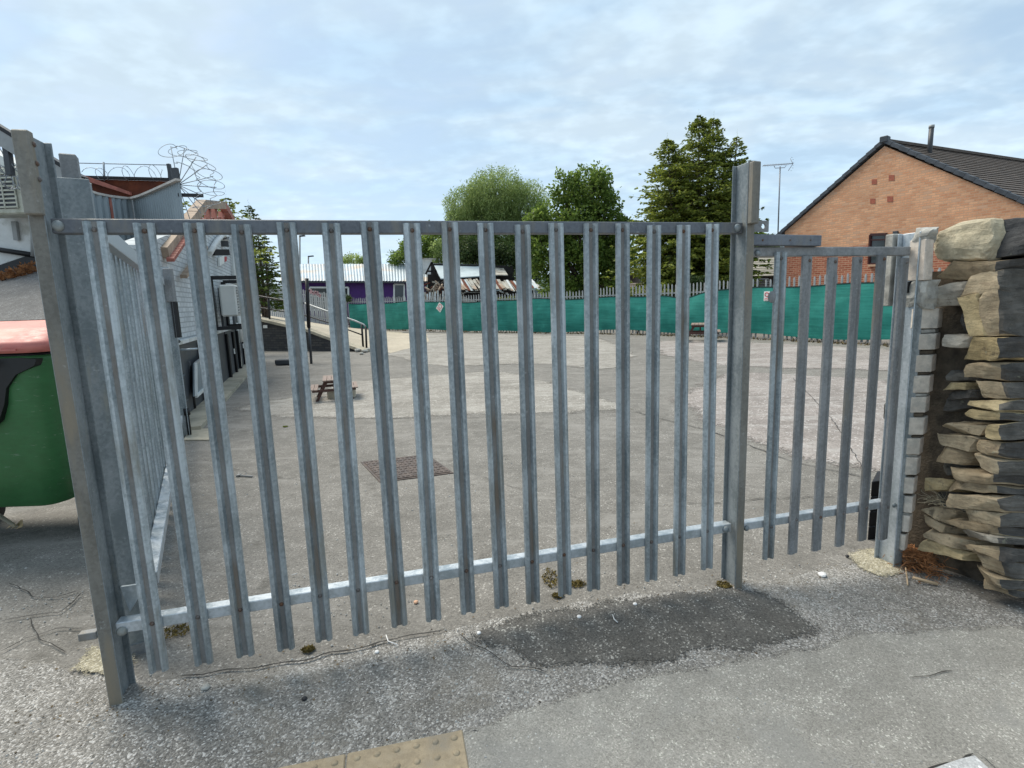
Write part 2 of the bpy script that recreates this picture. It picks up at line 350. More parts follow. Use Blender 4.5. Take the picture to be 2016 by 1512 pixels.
def tiles(name, col, spots=(.3, .3, .28)):
    m = NM(name); n = m.noise(3, 7, .6); c = m.scale(tuple(col), m.ramp(n, .3, .7, .75, 1.25)); c = m.scale(c, m.ramp(m.noise(25, 3, .5), .3, .7, .8, 1.2))
    c = m.mix(m.math('MULTIPLY', m.ramp(m.noise(9, 6, .7), .64, .72), .35), c, spots)
    return m.fin(c, .8, 0, m.bump(m.noise(40, 4, .6), .4, .004))
M_TILE = tiles('brown_roof_tile', (.10, .078, .064)); M_TILE2 = tiles('pale_roof_tile', (.33, .30, .245)); M_TILE3 = tiles('dim_roof_tile', (.16, .125, .10))

def leafm(name, a, b, tr=.35):
    m = NM(name); ob = m.noise(.55, 4, .6, m.pos); rv = m.white(m.scale(m.pos, 1.)); g = m.n('ShaderNodeNewGeometry'); ri = g.outputs['Random Per Island']
    c = m.mix(m.ramp(m.math('ADD', m.math('MULTIPLY', ob, .5), m.math('MULTIPLY', ri, .5)), .25, .75), a, b)
    d = m.n('ShaderNodeBsdfTranslucent'); m.l(m.scale(c, 1.25), d.inputs[0]); ms = m.n('ShaderNodeMixShader'); ms.inputs[0].default_value = tr
    m.fin(c, .55, 0, None, .3); m.l(m.b.outputs[0], ms.inputs[1]); m.l(d.outputs[0], ms.inputs[2]); m.l(ms.outputs[0], m.out.inputs[0])
    return m.m
L_WIL = leafm('willow_leaf', (.14, .20, .06), (.33, .41, .15), .5); L_SYC = leafm('sycamore_leaf', (.07, .12, .022), (.225, .305, .065), .5)
L_CON = leafm('conifer_spray', (.07, .105, .02), (.30, .335, .06), .45); L_CON2 = leafm('dark_conifer_spray', (.03, .055, .014), (.12, .16, .03), .3)
L_IVY = leafm('ivy_leaf', (.025, .05, .015), (.085, .12, .04)); L_YEL = leafm('yellow_hedge_leaf', (.12, .15, .03), (.24, .27, .06)); L_BIR = leafm('birch_leaf', (.045, .07, .03), (.11, .145, .065))
L_HILL = plain('far_hillside', (.10, .14, .13), .95, 0, .25, .01)
M_BARK = plain('bark', (.085, .065, .05), .9, 0, .4, 8, .01)

def net():
    m = NM('green_netting'); p = m.pos; n = m.noise(1.2, 6, .62, p); st = m.noise(7, 4, .6, m.map(p, (.15, .15, 3)))
    k = m.math('ADD', m.math('MULTIPLY', n, .6), m.math('MULTIPLY', st, .4))
    c = m.mix(m.ramp(k, .34, .66), (.010, .145, .118), (.030, .25, .205)); c = m.mix(m.math('MULTIPLY', m.ramp(m.noise(2.4, 6, .7, p), .60, .75), .3), c, (.08, .36, .31))
    return m.fin(c, .65, 0, m.bump(k, .5, .03), .3)
M_NET = net()

def stonem(name, a, b, c3, dark=None):
    m = NM(name); rv = m.oval(); p = m.pos; lay = m.noise(9, 9, .75, m.map(p, (1, 1, 3.2), (R(8), R(-6), 0)), .3); n = m.noise(9, 9, .68, p); big_ = m.noise(3.5, 4, .6, p)
    c = m.mix(m.ramp(m.math('ADD', m.math('MULTIPLY', rv, .45), m.math('MULTIPLY', big_, .6)), .3, .75), a, b)
    c = m.mix(m.math('MULTIPLY', m.ramp(lay, .5, .66), .65), c, c3)
    c = m.scale(c, m.ramp(n, .3, .7, .68, 1.3)); c = m.mix(m.math('MULTIPLY', m.ramp(m.noise(14, 8, .7, p), .56, .68), .7), c, dark or (.07, .06, .05))
    c = m.mix(m.math('MULTIPLY', m.ramp(m.noise(22, 6, .7, m.map(p, loc=(4, 1, 2))), .62, .7), .5), c, (.33, .34, .25))
    nb = m.bump(m.math('ADD', m.math('MULTIPLY', lay, .6), m.math('MULTIPLY', n, .5)), .9, .022); nb = m.bump(m.noise(90, 4, .6, p), .4, .004, nb)
    return m.fin(c, .9, 0, nb, .2)
M_STONE = stonem('sandstone', (.33, .255, .165), (.46, .375, .26), (.19, .145, .10)); M_STONEY = stonem('yellow_sandstone', (.40, .31, .17), (.50, .40, .24), (.26, .20, .12))
M_STONED = stonem('sooty_sandstone', (.09, .085, .08), (.15, .14, .125), (.05, .05, .048)); M_STONEG = stonem('grey_stone', (.31, .28, .235), (.42, .38, .32), (.22, .195, .165))
M_BOULD = stonem('pale_boulder', (.44, .38, .26), (.52, .46, .34), (.36, .31, .22), (.26, .23, .17)); M_SOOT = stonem('black_sooty_stone', (.045, .045, .047), (.085, .085, .085), (.03, .03, .032), (.02, .02, .02))
M_CORE = plain('wall_core', (.085, .068, .05), .95, 0, .5, 12, .02)
M_CBRICK = NM('cream_brick'); 
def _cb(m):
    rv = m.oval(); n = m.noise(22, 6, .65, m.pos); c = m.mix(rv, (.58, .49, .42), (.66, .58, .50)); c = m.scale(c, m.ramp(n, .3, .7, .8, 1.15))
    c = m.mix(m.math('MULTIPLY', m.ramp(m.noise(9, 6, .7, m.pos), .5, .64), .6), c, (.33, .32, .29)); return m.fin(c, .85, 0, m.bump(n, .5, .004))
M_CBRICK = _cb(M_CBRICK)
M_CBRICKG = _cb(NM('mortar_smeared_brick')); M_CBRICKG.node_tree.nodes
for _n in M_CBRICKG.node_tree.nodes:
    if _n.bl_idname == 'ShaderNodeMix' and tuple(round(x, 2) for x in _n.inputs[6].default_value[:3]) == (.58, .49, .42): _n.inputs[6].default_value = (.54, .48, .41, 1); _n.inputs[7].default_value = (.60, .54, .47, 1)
def _tac(m):
    n = m.noise(40, 6, .65, m.pos); g = m.vor(170, m.pos); c = m.scale((.345, .275, .185), m.ramp(n, .3, .7, .82, 1.15)); c = m.mix(m.ramp(m.noise(5, 6, .65, m.pos), .5, .7), c, (.255, .22, .17))
    return m.fin(c, .88, 0, m.bump(g, .5, .002))
M_TAC = _tac(NM('buff_tactile_concrete'))
M_WSLAB = asphalt('pale_slab', (.44, .44, .44), (.54, .54, .54), (.75, .75, .75), 120, .3, (.85, .95), relief=.001)

# ------------------------------------------------------------------ ground
def axis(lo, hi, st, far):
    a = []; x = lo
    while x < hi+1e-6: a.append(x); x += st
    e = [8, 10, 14, 20, 30, 50, 90, 200, 600, 2500]
    return [-v for v in reversed(e) if -v < lo] + a + [v for v in e if v > hi]
gx, gy = axis(-6, 6, .15, 0), axis(-4, 7, .15, 0)
mb = MB(); mb.add([(x, y, hgt(x, y)) for y in gy for x in gx], [(j*len(gx)+i, j*len(gx)+i+1, (j+1)*len(gx)+i+1, (j+1)*len(gx)+i) for j in range(len(gy)-1) for i in range(len(gx)-1)], 0, True)
setp(mb.build('ground', M_YARD), 'worn grey asphalt yard behind the palisade gate', kind='structure')

def resample(pts, step):
    o = []
    for i in range(len(pts)):
        a, b = pts[i], pts[(i+1) % len(pts)]; n = max(1, int((b-a).length/step))
        o += [a.lerp(b, k/n) for k in range(n)]
    return o
def sheet(name, pts, mat, off, label=None, step=.06, jit=.03, grid=.12, feather_all=True, hf=hgt, kind='structure', thick=0):
    pts = resample([V2(p) for p in pts], step)
    q = [p + Vector((noise.noise(Vector((p.x*6, p.y*6, off*999))), noise.noise(Vector((p.x*6, p.y*6, 50+off*999)))))*jit for p in pts]
    x0, x1 = min(p.x for p in q), max(p.x for p in q); y0, y1 = min(p.y for p in q), max(p.y for p in q)
    n = len(q); vs = list(q); gxn = int((x1-x0)/grid); gyn = int((y1-y0)/grid)
    for i in range(1, gxn):
        for j in range(1, gyn): vs.append(Vector((x0+(i+.13*(j % 3))*grid, y0+j*grid)))
    r = delaunay_2d_cdt(vs, [], [list(range(n))], 1, 1e-5)
    V, Fs = r[0], r[2]
    segs = [(q[i], q[(i+1) % n]) for i in range(0, n)]
    me = bpy.data.meshes.new(name); me.from_pydata([(v.x, v.y, hf(v.x, v.y)+off) for v in V], [], Fs); me.materials.append(mat)
    at = me.attributes.new('edge', 'FLOAT', 'POINT')
    import numpy as np
    A = np.array([tuple(s[0]) for s in segs]); B = np.array([tuple(s[1]) for s in segs]); D = B-A; L2 = (D**2).sum(1)+1e-12
    P = np.array([tuple(v) for v in V]); ed = []
    for p in P:
        t = np.clip(((p-A)*D).sum(1)/L2, 0, 1); ed.append(float(np.sqrt((((A+D*t[:, None])-p)**2).sum(1)).min()))
    at.data.foreach_set('value', ed)
    me.polygons.foreach_set('use_smooth', [True]*len(me.polygons)); me.update()
    o = bpy.data.objects.new(name, me); C.objects.link(o); return setp(o, label, kind=kind)
def gpts(l): return [G(*p) if len(p) == 2 and abs(p[0])+abs(p[1]) > 60 else Vector((*p[1:], 0)) for p in l]

# gate line
O2 = Vector((-1.4316, 1.9333)); YAW = .26506; GD = Vector((math.cos(YAW), math.sin(YAW), 0)); GN = Vector((-GD.y, GD.x, 0))   # GN points into the yard
def gate(s, n=0., z=0.): return Vector((O2.x, O2.y, 0)) + GD*s + GN*n + Vector((0, 0, z))

apron = [G(x, y) for x, y in ((0, 1300), (150, 1320), (320, 1338), (480, 1322), (560, 1305), (640, 1290), (750, 1268), (850, 1250), (960, 1222), (1100, 1192), (1250, 1172), (1440, 1150), (1560, 1112), (1680, 1086), (1760, 1075), (1815, 1080), (1900, 1120), (1968, 1168))] + [Vector((2.9, 2.42, 0)), Vector((5.5, 2.2, 0)), Vector((5.5, -3.5, 0)), Vector((-5.5, -3.5, 0)), Vector((-5.5, 2.2, 0))]
sheet('gate_apron', apron, M_APRON, .004, 'coarse weathered asphalt strip with pale stones in front of the gate', jit=.05)
foot = [G(x, y) for x, y in ((620, 1500), (760, 1455), (930, 1425), (1010, 1392), (1120, 1358), (1260, 1326), (1420, 1296), (1560, 1262), (1700, 1222), (1840, 1200), (2010, 1196))] + [Vector((5.3, 2.0, 0)), Vector((5.3, -3.3, 0)), Vector((-1.6, -3.3, 0)), Vector((-1.0, 1.2, 0))]
sheet('footway', foot, M_FOOT, .009, 'smooth grey asphalt footway crossing the front of the picture', jit=.04)
dark = [G(x, y) for x, y in ((885, 1248), (1000, 1215), (1120, 1192), (1250, 1170), (1400, 1150), (1480, 1146), (1550, 1165), (1610, 1200), (1640, 1242), (1560, 1262), (1440, 1290), (1320, 1312), (1200, 1330), (1080, 1330), (1010, 1312), (960, 1285))]
sheet('asphalt_patch', dark, M_PATCH, .007, 'dark asphalt repair patch in front of the middle post', jit=.05, grid=.05, step=.03)
sheet('crumbled_mortar', [G(x, y) for x, y in ((1655, 1062), (1700, 1050), (1760, 1060), (1800, 1085), (1790, 1110), (1740, 1112), (1680, 1095))], M_SAND, .010, 'patch of crumbled yellowish mortar at the foot of the right post', jit=.05, grid=.03, step=.02)
# worn areas of the yard
sheet('worn_concrete', [G(x, y) for x, y in ((430, 806), (540, 826), (740, 828), (900, 822), (1060, 818), (1275, 806), (1230, 790), (1130, 762), (1040, 738), (1000, 730), (920, 732), (860, 738), (760, 745), (640, 752), (620, 775), (500, 790))], M_WORN, .004, 'pale worn concrete area across the middle of the yard', jit=.10, grid=.16, step=.08)
sheet('worn_concrete', [G(x, y) for x, y in ((745, 700), (850, 722), (930, 722), (1010, 718), (1090, 720), (1180, 730), (1240, 722), (1262, 700), (1230, 680), (1175, 662), (1000, 658), (830, 655), (760, 660), (790, 680))], M_WORN, .005, 'pale worn concrete area in front of the back fence', jit=.3, grid=.35, step=.2)
sheet('worn_concrete', [G(x, y) for x, y in ((1295, 782), (1380, 830), (1480, 868), (1560, 895), (1750, 930), (1900, 930), (1900, 780), (1750, 745), (1560, 735), (1440, 728), (1380, 745), (1340, 765))], M_WORN2, .004, 'pinkish worn concrete area behind the small right gate', jit=.12, grid=.2, step=.08)
sheet('worn_concrete', [G(x, y) for x, y in ((1290, 700), (1400, 720), (1560, 728), (1750, 732), (1880, 740), (1880, 700), (1750, 686), (1500, 674), (1340, 668), (1280, 672), (1270, 685))], M_WORN2, .005, 'beige worn ground along the right stretch of green netting', jit=.25, grid=.35, step=.15)
# asphalt seams and cracks: thin recessed-looking dark fillets of bitumen
def crack(pts, wd, label, off=.014, mat=None):
    P = [G(*p) for p in pts]; Q = []
    for i in range(len(P)-1):
        n = max(2, int((P[i+1]-P[i]).length/.03))
        for k in range(n): Q.append(P[i].lerp(P[i+1], k/n))
    Q.append(P[-1]); vs = []; fs = []
    for i, p in enumerate(Q):
        d = (Q[min(i+1, len(Q)-1)]-Q[max(i-1, 0)]).normalized(); s = Vector((-d.y, d.x, 0)); j = noise.noise(p*9)*.02; k = wd*(.35+.9*abs(noise.noise(p*23)))
        if i in (0, len(Q)-1): k = .0005
        for e in (-1, 1): v = p+s*(j+e*k/2); vs.append((v.x, v.y, hgt(v.x, v.y)+off))
    fs = [(2*i, 2*i+1, 2*i+3, 2*i+2) for i in range(len(Q)-1)]
    o = MB().add(vs, fs).build('asphalt_crack', mat or M_CRACK); return setp(o, label, kind='structure')
M_CRACK = plain('crack_bitumen', (.035, .033, .03), .9)
crack([(350, 1338), (480, 1322), (620, 1300), (750, 1268), (880, 1244)], .016, 'open seam along the foot of the gate')
crack([(900, 1252), (960, 1290), (1010, 1316), (1080, 1330)], .010, 'curved edge seam of the dark patch')
crack([(1790, 1312), (1840, 1300), (1880, 1292)], .006, 'short crack in the footway')
crack([(1790, 1512), (1850, 1492), (1925, 1466)], .014, 'joint beside the pale slab')
crack([(1915, 1455), (1960, 1490), (2010, 1530)], .006, 'fine joint right of the pale slab')
crack([(1250, 808), (1400, 840), (1560, 893), (1700, 920)], .02, 'seam behind the gate', .009)
crack([(1350, 985), (1440, 973), (1520, 962), (1650, 956)], .012, 'seam behind the small gate', .008)
crack([(540, 826), (900, 824), (1270, 807)], .012, 'dark seam at the edge of the pale concrete', .009)
crack([(400, 905), (500, 935), (620, 950)], .006, 'fine crack in the yard', .008)

for pts_, wd_ in ((((0, 1228), (60, 1216), (120, 1210), (165, 1170)), .012), (((20, 1150), (70, 1178), (110, 1180), (160, 1165)), .010), (((0, 1290), (50, 1262), (110, 1245), (170, 1240)), .010), (((60, 1220), (80, 1262), (130, 1290)), .008)):
    crack(pts_, wd_, 'one of the cracks in the rough tarmac left of the gate')
crack([(600, 905), (680, 890), (720, 905)], .006, 'hairline crack beside the manhole cover', .008)
crack([(1560, 745), (1640, 820), (1700, 905)], .012, 'joint running through the pinkish concrete', .012)
crack([(880, 915), (1010, 960), (1180, 985)], .005, 'hairline crack right of the manhole cover', .008)
# loose chippings (nobody could count them)
mb = MB()
def chip(x, y, z, r):
    a = rnd.random()*6.28; vs = []
    for k in range(5): t = a+k*1.2566; rr = r*rnd.uniform(.6, 1.2); vs.append((x+rr*math.cos(t), y+rr*math.sin(t), z))
    top = [(v[0]*.6+x*.4, v[1]*.6+y*.4, z+r*rnd.uniform(.4, .8)) for v in vs]
    mb.add(vs+top, [(5,6,7,8,9)]+[(i, (i+1) % 5, (i+1) % 5+5, i+5) for i in range(5)])
for _ in range(5200):
    x = rnd.uniform(-2.8, 3.6); y = rnd.uniform(.9, 2.9); 
    s = (Vector((x, y, 0))-Vector((O2.x, O2.y, 0))).dot(GN)
    infoot = y < 1.72+.19*x and x > -.4
    dens = .04 if s > .1 else (.10 if infoot else .55)
    if noise.noise(Vector((x*1.7, y*1.7, 9)))*.9+.5 > dens*1.6+rnd.random()*.4 and rnd.random() > dens: continue
    chip(x, y, hgt(x, y)+.004+(.004 if infoot else 0), rnd.choice((.0022, .003, .0035, .0045, .006)))
for _ in range(260): x = rnd.uniform(-3, 3); y = rnd.uniform(2.6, 6.5); chip(x, y, hgt(x, y)+.001, rnd.uniform(.004, .009))
setp(mb.build('loose_chippings', M_CHIP), 'loose pale chippings scattered over the apron', kind='stuff')

# ------------------------------------------------------------------ steel palisade gates and posts
def pale_mesh(h, name='pale', top_cut=False, kind='w'):
    """W-section pale in local space: x across, -y to the front, z up from 0; rail face is y = 0"""
    if kind == 'w': prof = [(-.035, -.003), (-.031, -.013), (-.022, -.019), (-.015, -.018), (-.008, -.004), (.008, -.004), (.015, -.018), (.022, -.019), (.031, -.013), (.035, -.003)]
    else: prof = [(-.032, -.002), (-.030, -.012), (-.021, -.017), (-.004, -.018), (.004, -.015), (.016, -.010), (.026, -.011), (.031, -.003)]
    t = .0028; mb = MB(); n = len(prof)
    outer = prof; inner = [(x*.93, y+t) for x, y in prof]
    zs = (0, h)
    vs = [(x, y, z) for z in zs for x, y in outer] + [(x, y, z) for z in zs for x, y in inner]
    fs = []; ms = []
    for i in range(n-1):
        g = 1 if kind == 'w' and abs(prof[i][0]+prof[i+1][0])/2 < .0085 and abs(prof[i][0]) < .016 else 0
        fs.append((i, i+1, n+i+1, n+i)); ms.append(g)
        fs.append((2*n+i+1, 2*n+i, 3*n+i, 3*n+i+1)); ms.append(0)
        fs.append((n+i, n+i+1, 3*n+i+1, 3*n+i)); ms.append(0); fs.append((i+1, i, 2*n+i, 2*n+i+1)); ms.append(0)
    fs += [(0, n, 3*n, 2*n), (n-1, 3*n-1, 4*n-1, 2*n-1)]; ms += [0, 0]
    mb.add(vs, fs); mb.m = ms
    for k, f in enumerate(fs): mb.sm[k] = False
    return mb
BOLT = MB().dome((0, 0, 0), .009, .006, (0, -1, 0), 10, 3).build('bolt', M_BOLT)
BIGBOLT = MB().dome((0, 0, 0), .019, .013, (0, -1, 0), 14, 4).build('bolt', M_ZNP)
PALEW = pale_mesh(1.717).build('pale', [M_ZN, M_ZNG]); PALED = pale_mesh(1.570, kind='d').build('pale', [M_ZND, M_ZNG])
protos = [BOLT, BIGBOLT, PALEW, PALED]
def put(src, parent, loc, rz=0, scale=None, rot=None, name=None):
    o = src.copy(); C.objects.link(o); o.parent = parent
    base = wl(parent) if parent is not None else Vector()
    m4 = Matrix.Translation(Vector(loc)-base) @ (rot.to_4x4() if rot is not None else Matrix.Rotation(rz, 4, 'Z'))
    if scale: m4 = m4 @ Matrix.Diagonal((*scale, 1))
    o.matrix_basis = m4
    if name: o.name = name
    return o
def sub(src, parent, m4):
    o = src.copy(); C.objects.link(o); o.parent = parent; o.matrix_basis = m4; return o
T = Matrix.Translation

main = empty('palisade_gate', gate(1.24, 0, 0), 'wide galvanised palisade gate with seventeen vertical pales across the foreground', 'gate')
ZT, ZB = 1.805, .303
MB().bar(gate(-.128, .027, ZT), gate(2.648, .027, ZT), .05, .050).build('top_rail', M_ZNR, main, .003)
MB().bar(gate(-.128, .027, ZB), gate(2.636, .027, ZB-.004), .05, .046).build('bottom_rail', M_ZNB, main, .003)
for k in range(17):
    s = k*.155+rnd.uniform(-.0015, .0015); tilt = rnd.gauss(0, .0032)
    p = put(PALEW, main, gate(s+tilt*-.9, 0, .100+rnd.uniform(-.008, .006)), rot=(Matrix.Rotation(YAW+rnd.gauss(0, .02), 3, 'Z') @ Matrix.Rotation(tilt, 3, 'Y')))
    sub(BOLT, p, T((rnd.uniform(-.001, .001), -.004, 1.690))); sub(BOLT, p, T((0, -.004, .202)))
for s, z in ((-.108, ZT), (-.108, ZB-.012), (2.615, ZT), (2.60, ZB-.006)): put(BIGBOLT, main, gate(s, .001, z), YAW)

small = empty('palisade_gate', gate(3.26, 0, -.06), 'small galvanised palisade gate of six pales between the middle post and the stone wall', 'gate')
MB().bar(gate(2.690, .027, 1.694), gate(3.700, .027, 1.689), .045, .045).build('top_rail', M_ZND, small, .003)
MB().bar(gate(2.688, .027, .291), gate(3.665, .027, .285), .045, .042).build('bottom_rail', M_ZNB, small, .003)
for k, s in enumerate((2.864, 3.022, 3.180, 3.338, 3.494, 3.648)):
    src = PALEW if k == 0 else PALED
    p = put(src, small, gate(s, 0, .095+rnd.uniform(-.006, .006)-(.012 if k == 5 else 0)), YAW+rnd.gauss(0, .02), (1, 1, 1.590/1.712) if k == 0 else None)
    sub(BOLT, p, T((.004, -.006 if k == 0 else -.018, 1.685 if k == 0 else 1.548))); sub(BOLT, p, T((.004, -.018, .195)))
MB().bar(gate(2.855, -.012, 1.475), gate(2.835, -.010, 1.475), .004, .075).dome(gate(2.822, -.01, 1.475), .03, .006, -GN).build('catch_plate', M_ZND, small)
for s, z in ((2.735, 1.688), (2.727, .283)): put(BIGBOLT, small, gate(s, .001, z), YAW, (.8, .8, .8))

def hbeam(mb, s, n0, depth, wd, z0, z1, org=None, ax=None, t=.007, m=0):
    """H section: flanges across the gate line, web along the normal; org(s,n,z) maps to world"""
    f = org or gate
    def bx(s0, s1, a, b, mm=m): mb.hexa([f(s0, a, z0), f(s1, a, z0), f(s1, a, z1), f(s0, a, z1)], f(s0, b, z0)-f(s0, a, z0), mm)
    bx(s-wd/2, s+wd/2, n0, n0+t, 1); bx(s-wd/2, s+wd/2, n0+depth-t, n0+depth); bx(s-t/2, s+t/2, n0+t+.0005, n0+depth-t-.0005)
    return mb
# left post
lp = empty('gate_post', gate(-.17, 0, 0), 'left galvanised steel gate post with a box sleeve on its top front', 'post')
hbeam(MB(), -.156, -.020, .125, .048, -.12, 2.10).build('beam', [M_ZNP, M_ZNF], lp, .0025)
MB().bar(gate(-.150, -.037, 1.835), gate(-.150, -.037, 2.10), .048, .032, up=GN).build('sleeve', M_ZNF, lp, .004)
for z in (1.95, 2.0, 2.06): put(BOLT, lp, gate(-.125, -.03, z), YAW+1.57)
MB().bar(gate(-.26, .03, ZB-.02), gate(-.20, .03, ZB-.02), .03, .03).build('lug', M_ZND, lp, .002)
# middle post
mp = empty('gate_post', gate(2.69, 0, 0), 'middle steel gate post with a pierced lug and a side bar holding the small gate', 'post')
hbeam(MB(), 2.657, -.040, .115, .046, -.12, 2.10).build('beam', [M_ZNP, M_ZNF], mp, .0025)
MB().bar(gate(2.656, -.057, 1.815), gate(2.656, -.057, 2.09), .042, .032, up=GN).build('sleeve', M_ZNF, mp, .004)
# pierced lug
def lug():
    mb = MB(); n = 16; s0, z0 = 2.745, 1.81; ring = []; sq = []
    for k in range(n):
        t = 2*math.pi*k/n; c, s_ = math.cos(t), math.sin(t); ring.append((s0+.012*c, z0+.012*s_))
        e = max(abs(c), abs(s_)); sq.append((s0+.03*c/e, z0+.026*s_/e))
    f = [gate(a, -.02, b) for a, b in ring]+[gate(a, -.02, b) for a, b in sq]; bk = [p+GN*.008 for p in f]
    fs = []
    for k in range(n): l = (k+1) % n; fs += [(k, l, n+l, n+k), (2*n+l, 2*n+k, 3*n+k, 3*n+l), (l, k, 2*n+k, 2*n+l), (n+k, n+l, 3*n+l, 3*n+k)]
    return mb.add(f+bk, fs)
lug().hexa([gate(2.681, -.02, 1.784), gate(2.715, -.02, 1.784), gate(2.715, -.02, 1.836), gate(2.681, -.02, 1.836)], GN*.008).build('lug', M_ZND, mp)
MB().bar(gate(2.682, .004, 1.748), gate(3.088, .004, 1.742), .055, .052).build('side_bar', M_ZNR, mp, .003)
for s in (2.74, 2.90, 3.02): put(BOLT, mp, gate(s, -.024, 1.745), YAW, (.6, .6, .6))
# right post
rp = empty('gate_post', gate(3.75, 0, -.09), 'right galvanised steel gate post against the broken stone wall', 'post')
hbeam(MB(), 3.730, -.040, .125, .062, -.2, 1.785).build('beam', [M_ZNB, M_ZN], rp, .0025)
MB().bar(gate(3.700, .02, 1.50), gate(3.722, .02, 1.50), .03, .06).build('hinge_block', M_BLK, rp)
put(BIGBOLT, rp, gate(3.715, -.001, .275), YAW, (.8, .8, .8))

# side leaf: an open palisade leaf running back along the left of the yard
A2, B2 = Vector((-1.70, 2.24, 0)), Vector((-4.02, 6.30, 0)); SD = (B2-A2).normalized(); SN = Vector((SD.y, -SD.x, 0)); SL = (B2-A2).length; SYAW = math.atan2(SD.y, SD.x)
def side(s, n=0., z=0.): return A2 + SD*s + SN*n + Vector((0, 0, z))
sp = empty('gate_post', side(0, 0, 0), 'second steel post with a broad plate close behind the left gate post', 'post')
mbp = MB(); mbp.hexa([side(-.03, .035, -.1), side(.08, .035, -.1), side(.08, .035, 2.03), side(-.03, .035, 2.03)], -SN*.008); mbp.hexa([side(-.03, -.055, -.1), side(.08, -.055, -.1), side(.08, -.055, 2.03), side(-.03, -.055, 2.03)], -SN*.008); mbp.hexa([side(-.035, .043, -.1), side(-.035, -.063, -.1), side(-.035, -.063, 2.03), side(-.035, .043, 2.03)], -SD*.008)
mbp.build('beam', M_ZNP, sp, .002)
MB().bar(side(.03, -.02, 1.9), side(.03, -.02, 2.13), .055, .06, up=SD).build('sleeve', M_ZND, sp, .004)
MB().hexa([side(-.05, -.12, -.02), side(-.05, .06, -.02), side(-.05, .06, .05), side(-.05, -.12, .05)], SD*.05).build('foot_plate', M_ZND, sp)
MB().prism([(0, 0), (.075, .11), (-.02, .11)], (GD, (0, 0, 1)), GN*.01, org=gate(-.11, .09, .32)).build('gusset', M_ZNB, sp)
leaf = empty('palisade_gate', side(2.3), 'long palisade gate leaf standing open along the left side of the yard', 'gate')
MB().bar(side(.15, .03, 1.85), side(SL-.03, .03, 1.85), .05, .085).build('top_rail', M_ZNB, leaf, .003)
MB().bar(side(.15, .03, .25), side(SL-.03, .03, .25), .06, .06).build('bottom_rail', M_ZNB, leaf, .003)
for k in range(28):
    s = .28+k*.195
    if s > SL-.15: break
    p = put(PALEW, leaf, side(s, -.004, .06), rot=Matrix.Rotation(SYAW+math.pi, 3, 'Z'), scale=(1, 1.7, 1.055))
    sub(BOLT, p, T((0, -.004, 1.70)))
gp = empty('gate_post', side(SL+.05), 'far steel post with latch plates where the open palisade leaf ends', 'post')
mbp = MB(); hbeam(mbp, 0, -.03, .14, .16, -.02, 2.02, org=lambda s, n, z: side(SL+.08+s, n, z)); mbp.build('beam', [M_ZN, M_ZN], gp)
MB().bar(side(SL+.02, .12, 1.20), side(SL+.02, .12, 1.62), .06, .05).build('lock_case', M_BLK, gp, .004)
MB().bar(side(SL+.02, .10, 1.62), side(SL+.02, .10, 2.0), .09, .06).build('guide', M_ZND, gp, .004)
MB().bar(side(SL+.16, .10, 1.50), side(SL+.16, .10, 2.0), .03, .05).build('guide', M_ZNB, gp, .004)
MB().tube([side(SL+.1, .12, 1.05), side(SL+.1, .30, 1.05)], .012).build('handle', M_ZNB, gp)
for z in (.45, .75, 1.15, 1.4): put(BIGBOLT, gp, side(SL+.1, .115, z), SYAW+math.pi/2)
db = setp(MB().tube([G(374, 858, .0), G(374, 858, .0)+Vector((0, 0, .34))], .022).tube([G(374, 858)+Vector((0, 0, .26)), G(374, 858)+Vector((.0, 0, .34))], .036).build('drop_bolt', M_BLK), 'short black drop bolt standing on the pale concrete pad', 'bolt')
pad = MB(); q = [G(362, 868), G(412, 868), G(410, 846), G(372, 846)]; pad.prism([(p.x, p.y) for p in q], ((1,0,0), (0,1,0)), (0,0,.012), org=(0,0,.004)); setp(pad.build('concrete_pad', M_CONC), 'small cream concrete pad under the drop bolt', kind='structure')
q = [G(x, y) for x, y in ((120, 1330), (150, 1300), (178, 1262), (205, 1262), (262, 1290), (290, 1300), (270, 1320), (215, 1345), (150, 1340))]
sheet('concrete_footing', q, M_SAND, .014, 'broken cream concrete footing around the left posts', jit=.04, grid=.03, step=.02)

# ------------------------------------------------------------------ wheeled bin at the left
bx0, bx1, by0, by1 = -4.20, -2.83, 3.22, 4.02
bn = empty('wheeled_bin', ((bx0+bx1)/2, (by0+by1)/2, 0), 'large green wheeled waste bin with a faded red lid left of the gate', 'bin')
def loft(secs, n_per=6, rad=.10):
    """rounded rectangles stacked: (z, x0, x1, y0, y1)"""
    mb = MB(); rings = []
    for z, x0, x1, y0, y1 in secs:
        r = []
        for cx, cy, a0 in ((x1-rad, y1-rad, 0), (x0+rad, y1-rad, 90), (x0+rad, y0+rad, 180), (x1-rad, y0+rad, 270)):
            for k in range(n_per+1): t = R(a0+90*k/n_per); r.append((cx+rad*math.cos(t), cy+rad*math.sin(t), z))
        rings.append(r)
    n = len(rings[0]); mb.add([v for r in rings for v in r], [(j*n+k, j*n+(k+1) % n, (j+1)*n+(k+1) % n, (j+1)*n+k) for j in range(len(rings)-1) for k in range(n)], 0, True)
    mb.f += [tuple(range(n))[::-1], tuple(range((len(rings)-1)*n, len(rings)*n))]; mb.m += [0, 0]; mb.sm += [False, False]; return mb
loft([(.27, bx0+.22, bx1-.20, by0+.16, by1-.16), (.30, bx0+.14, bx1-.12, by0+.09, by1-.09), (.6, bx0+.09, bx1-.07, by0+.05, by1-.05), (1.05, bx0+.03, bx1-.03, by0+.01, by1-.01), (1.24, bx0, bx1, by0, by1), (1.27, bx0, bx1, by0, by1)]).build('body', M_BING, bn)
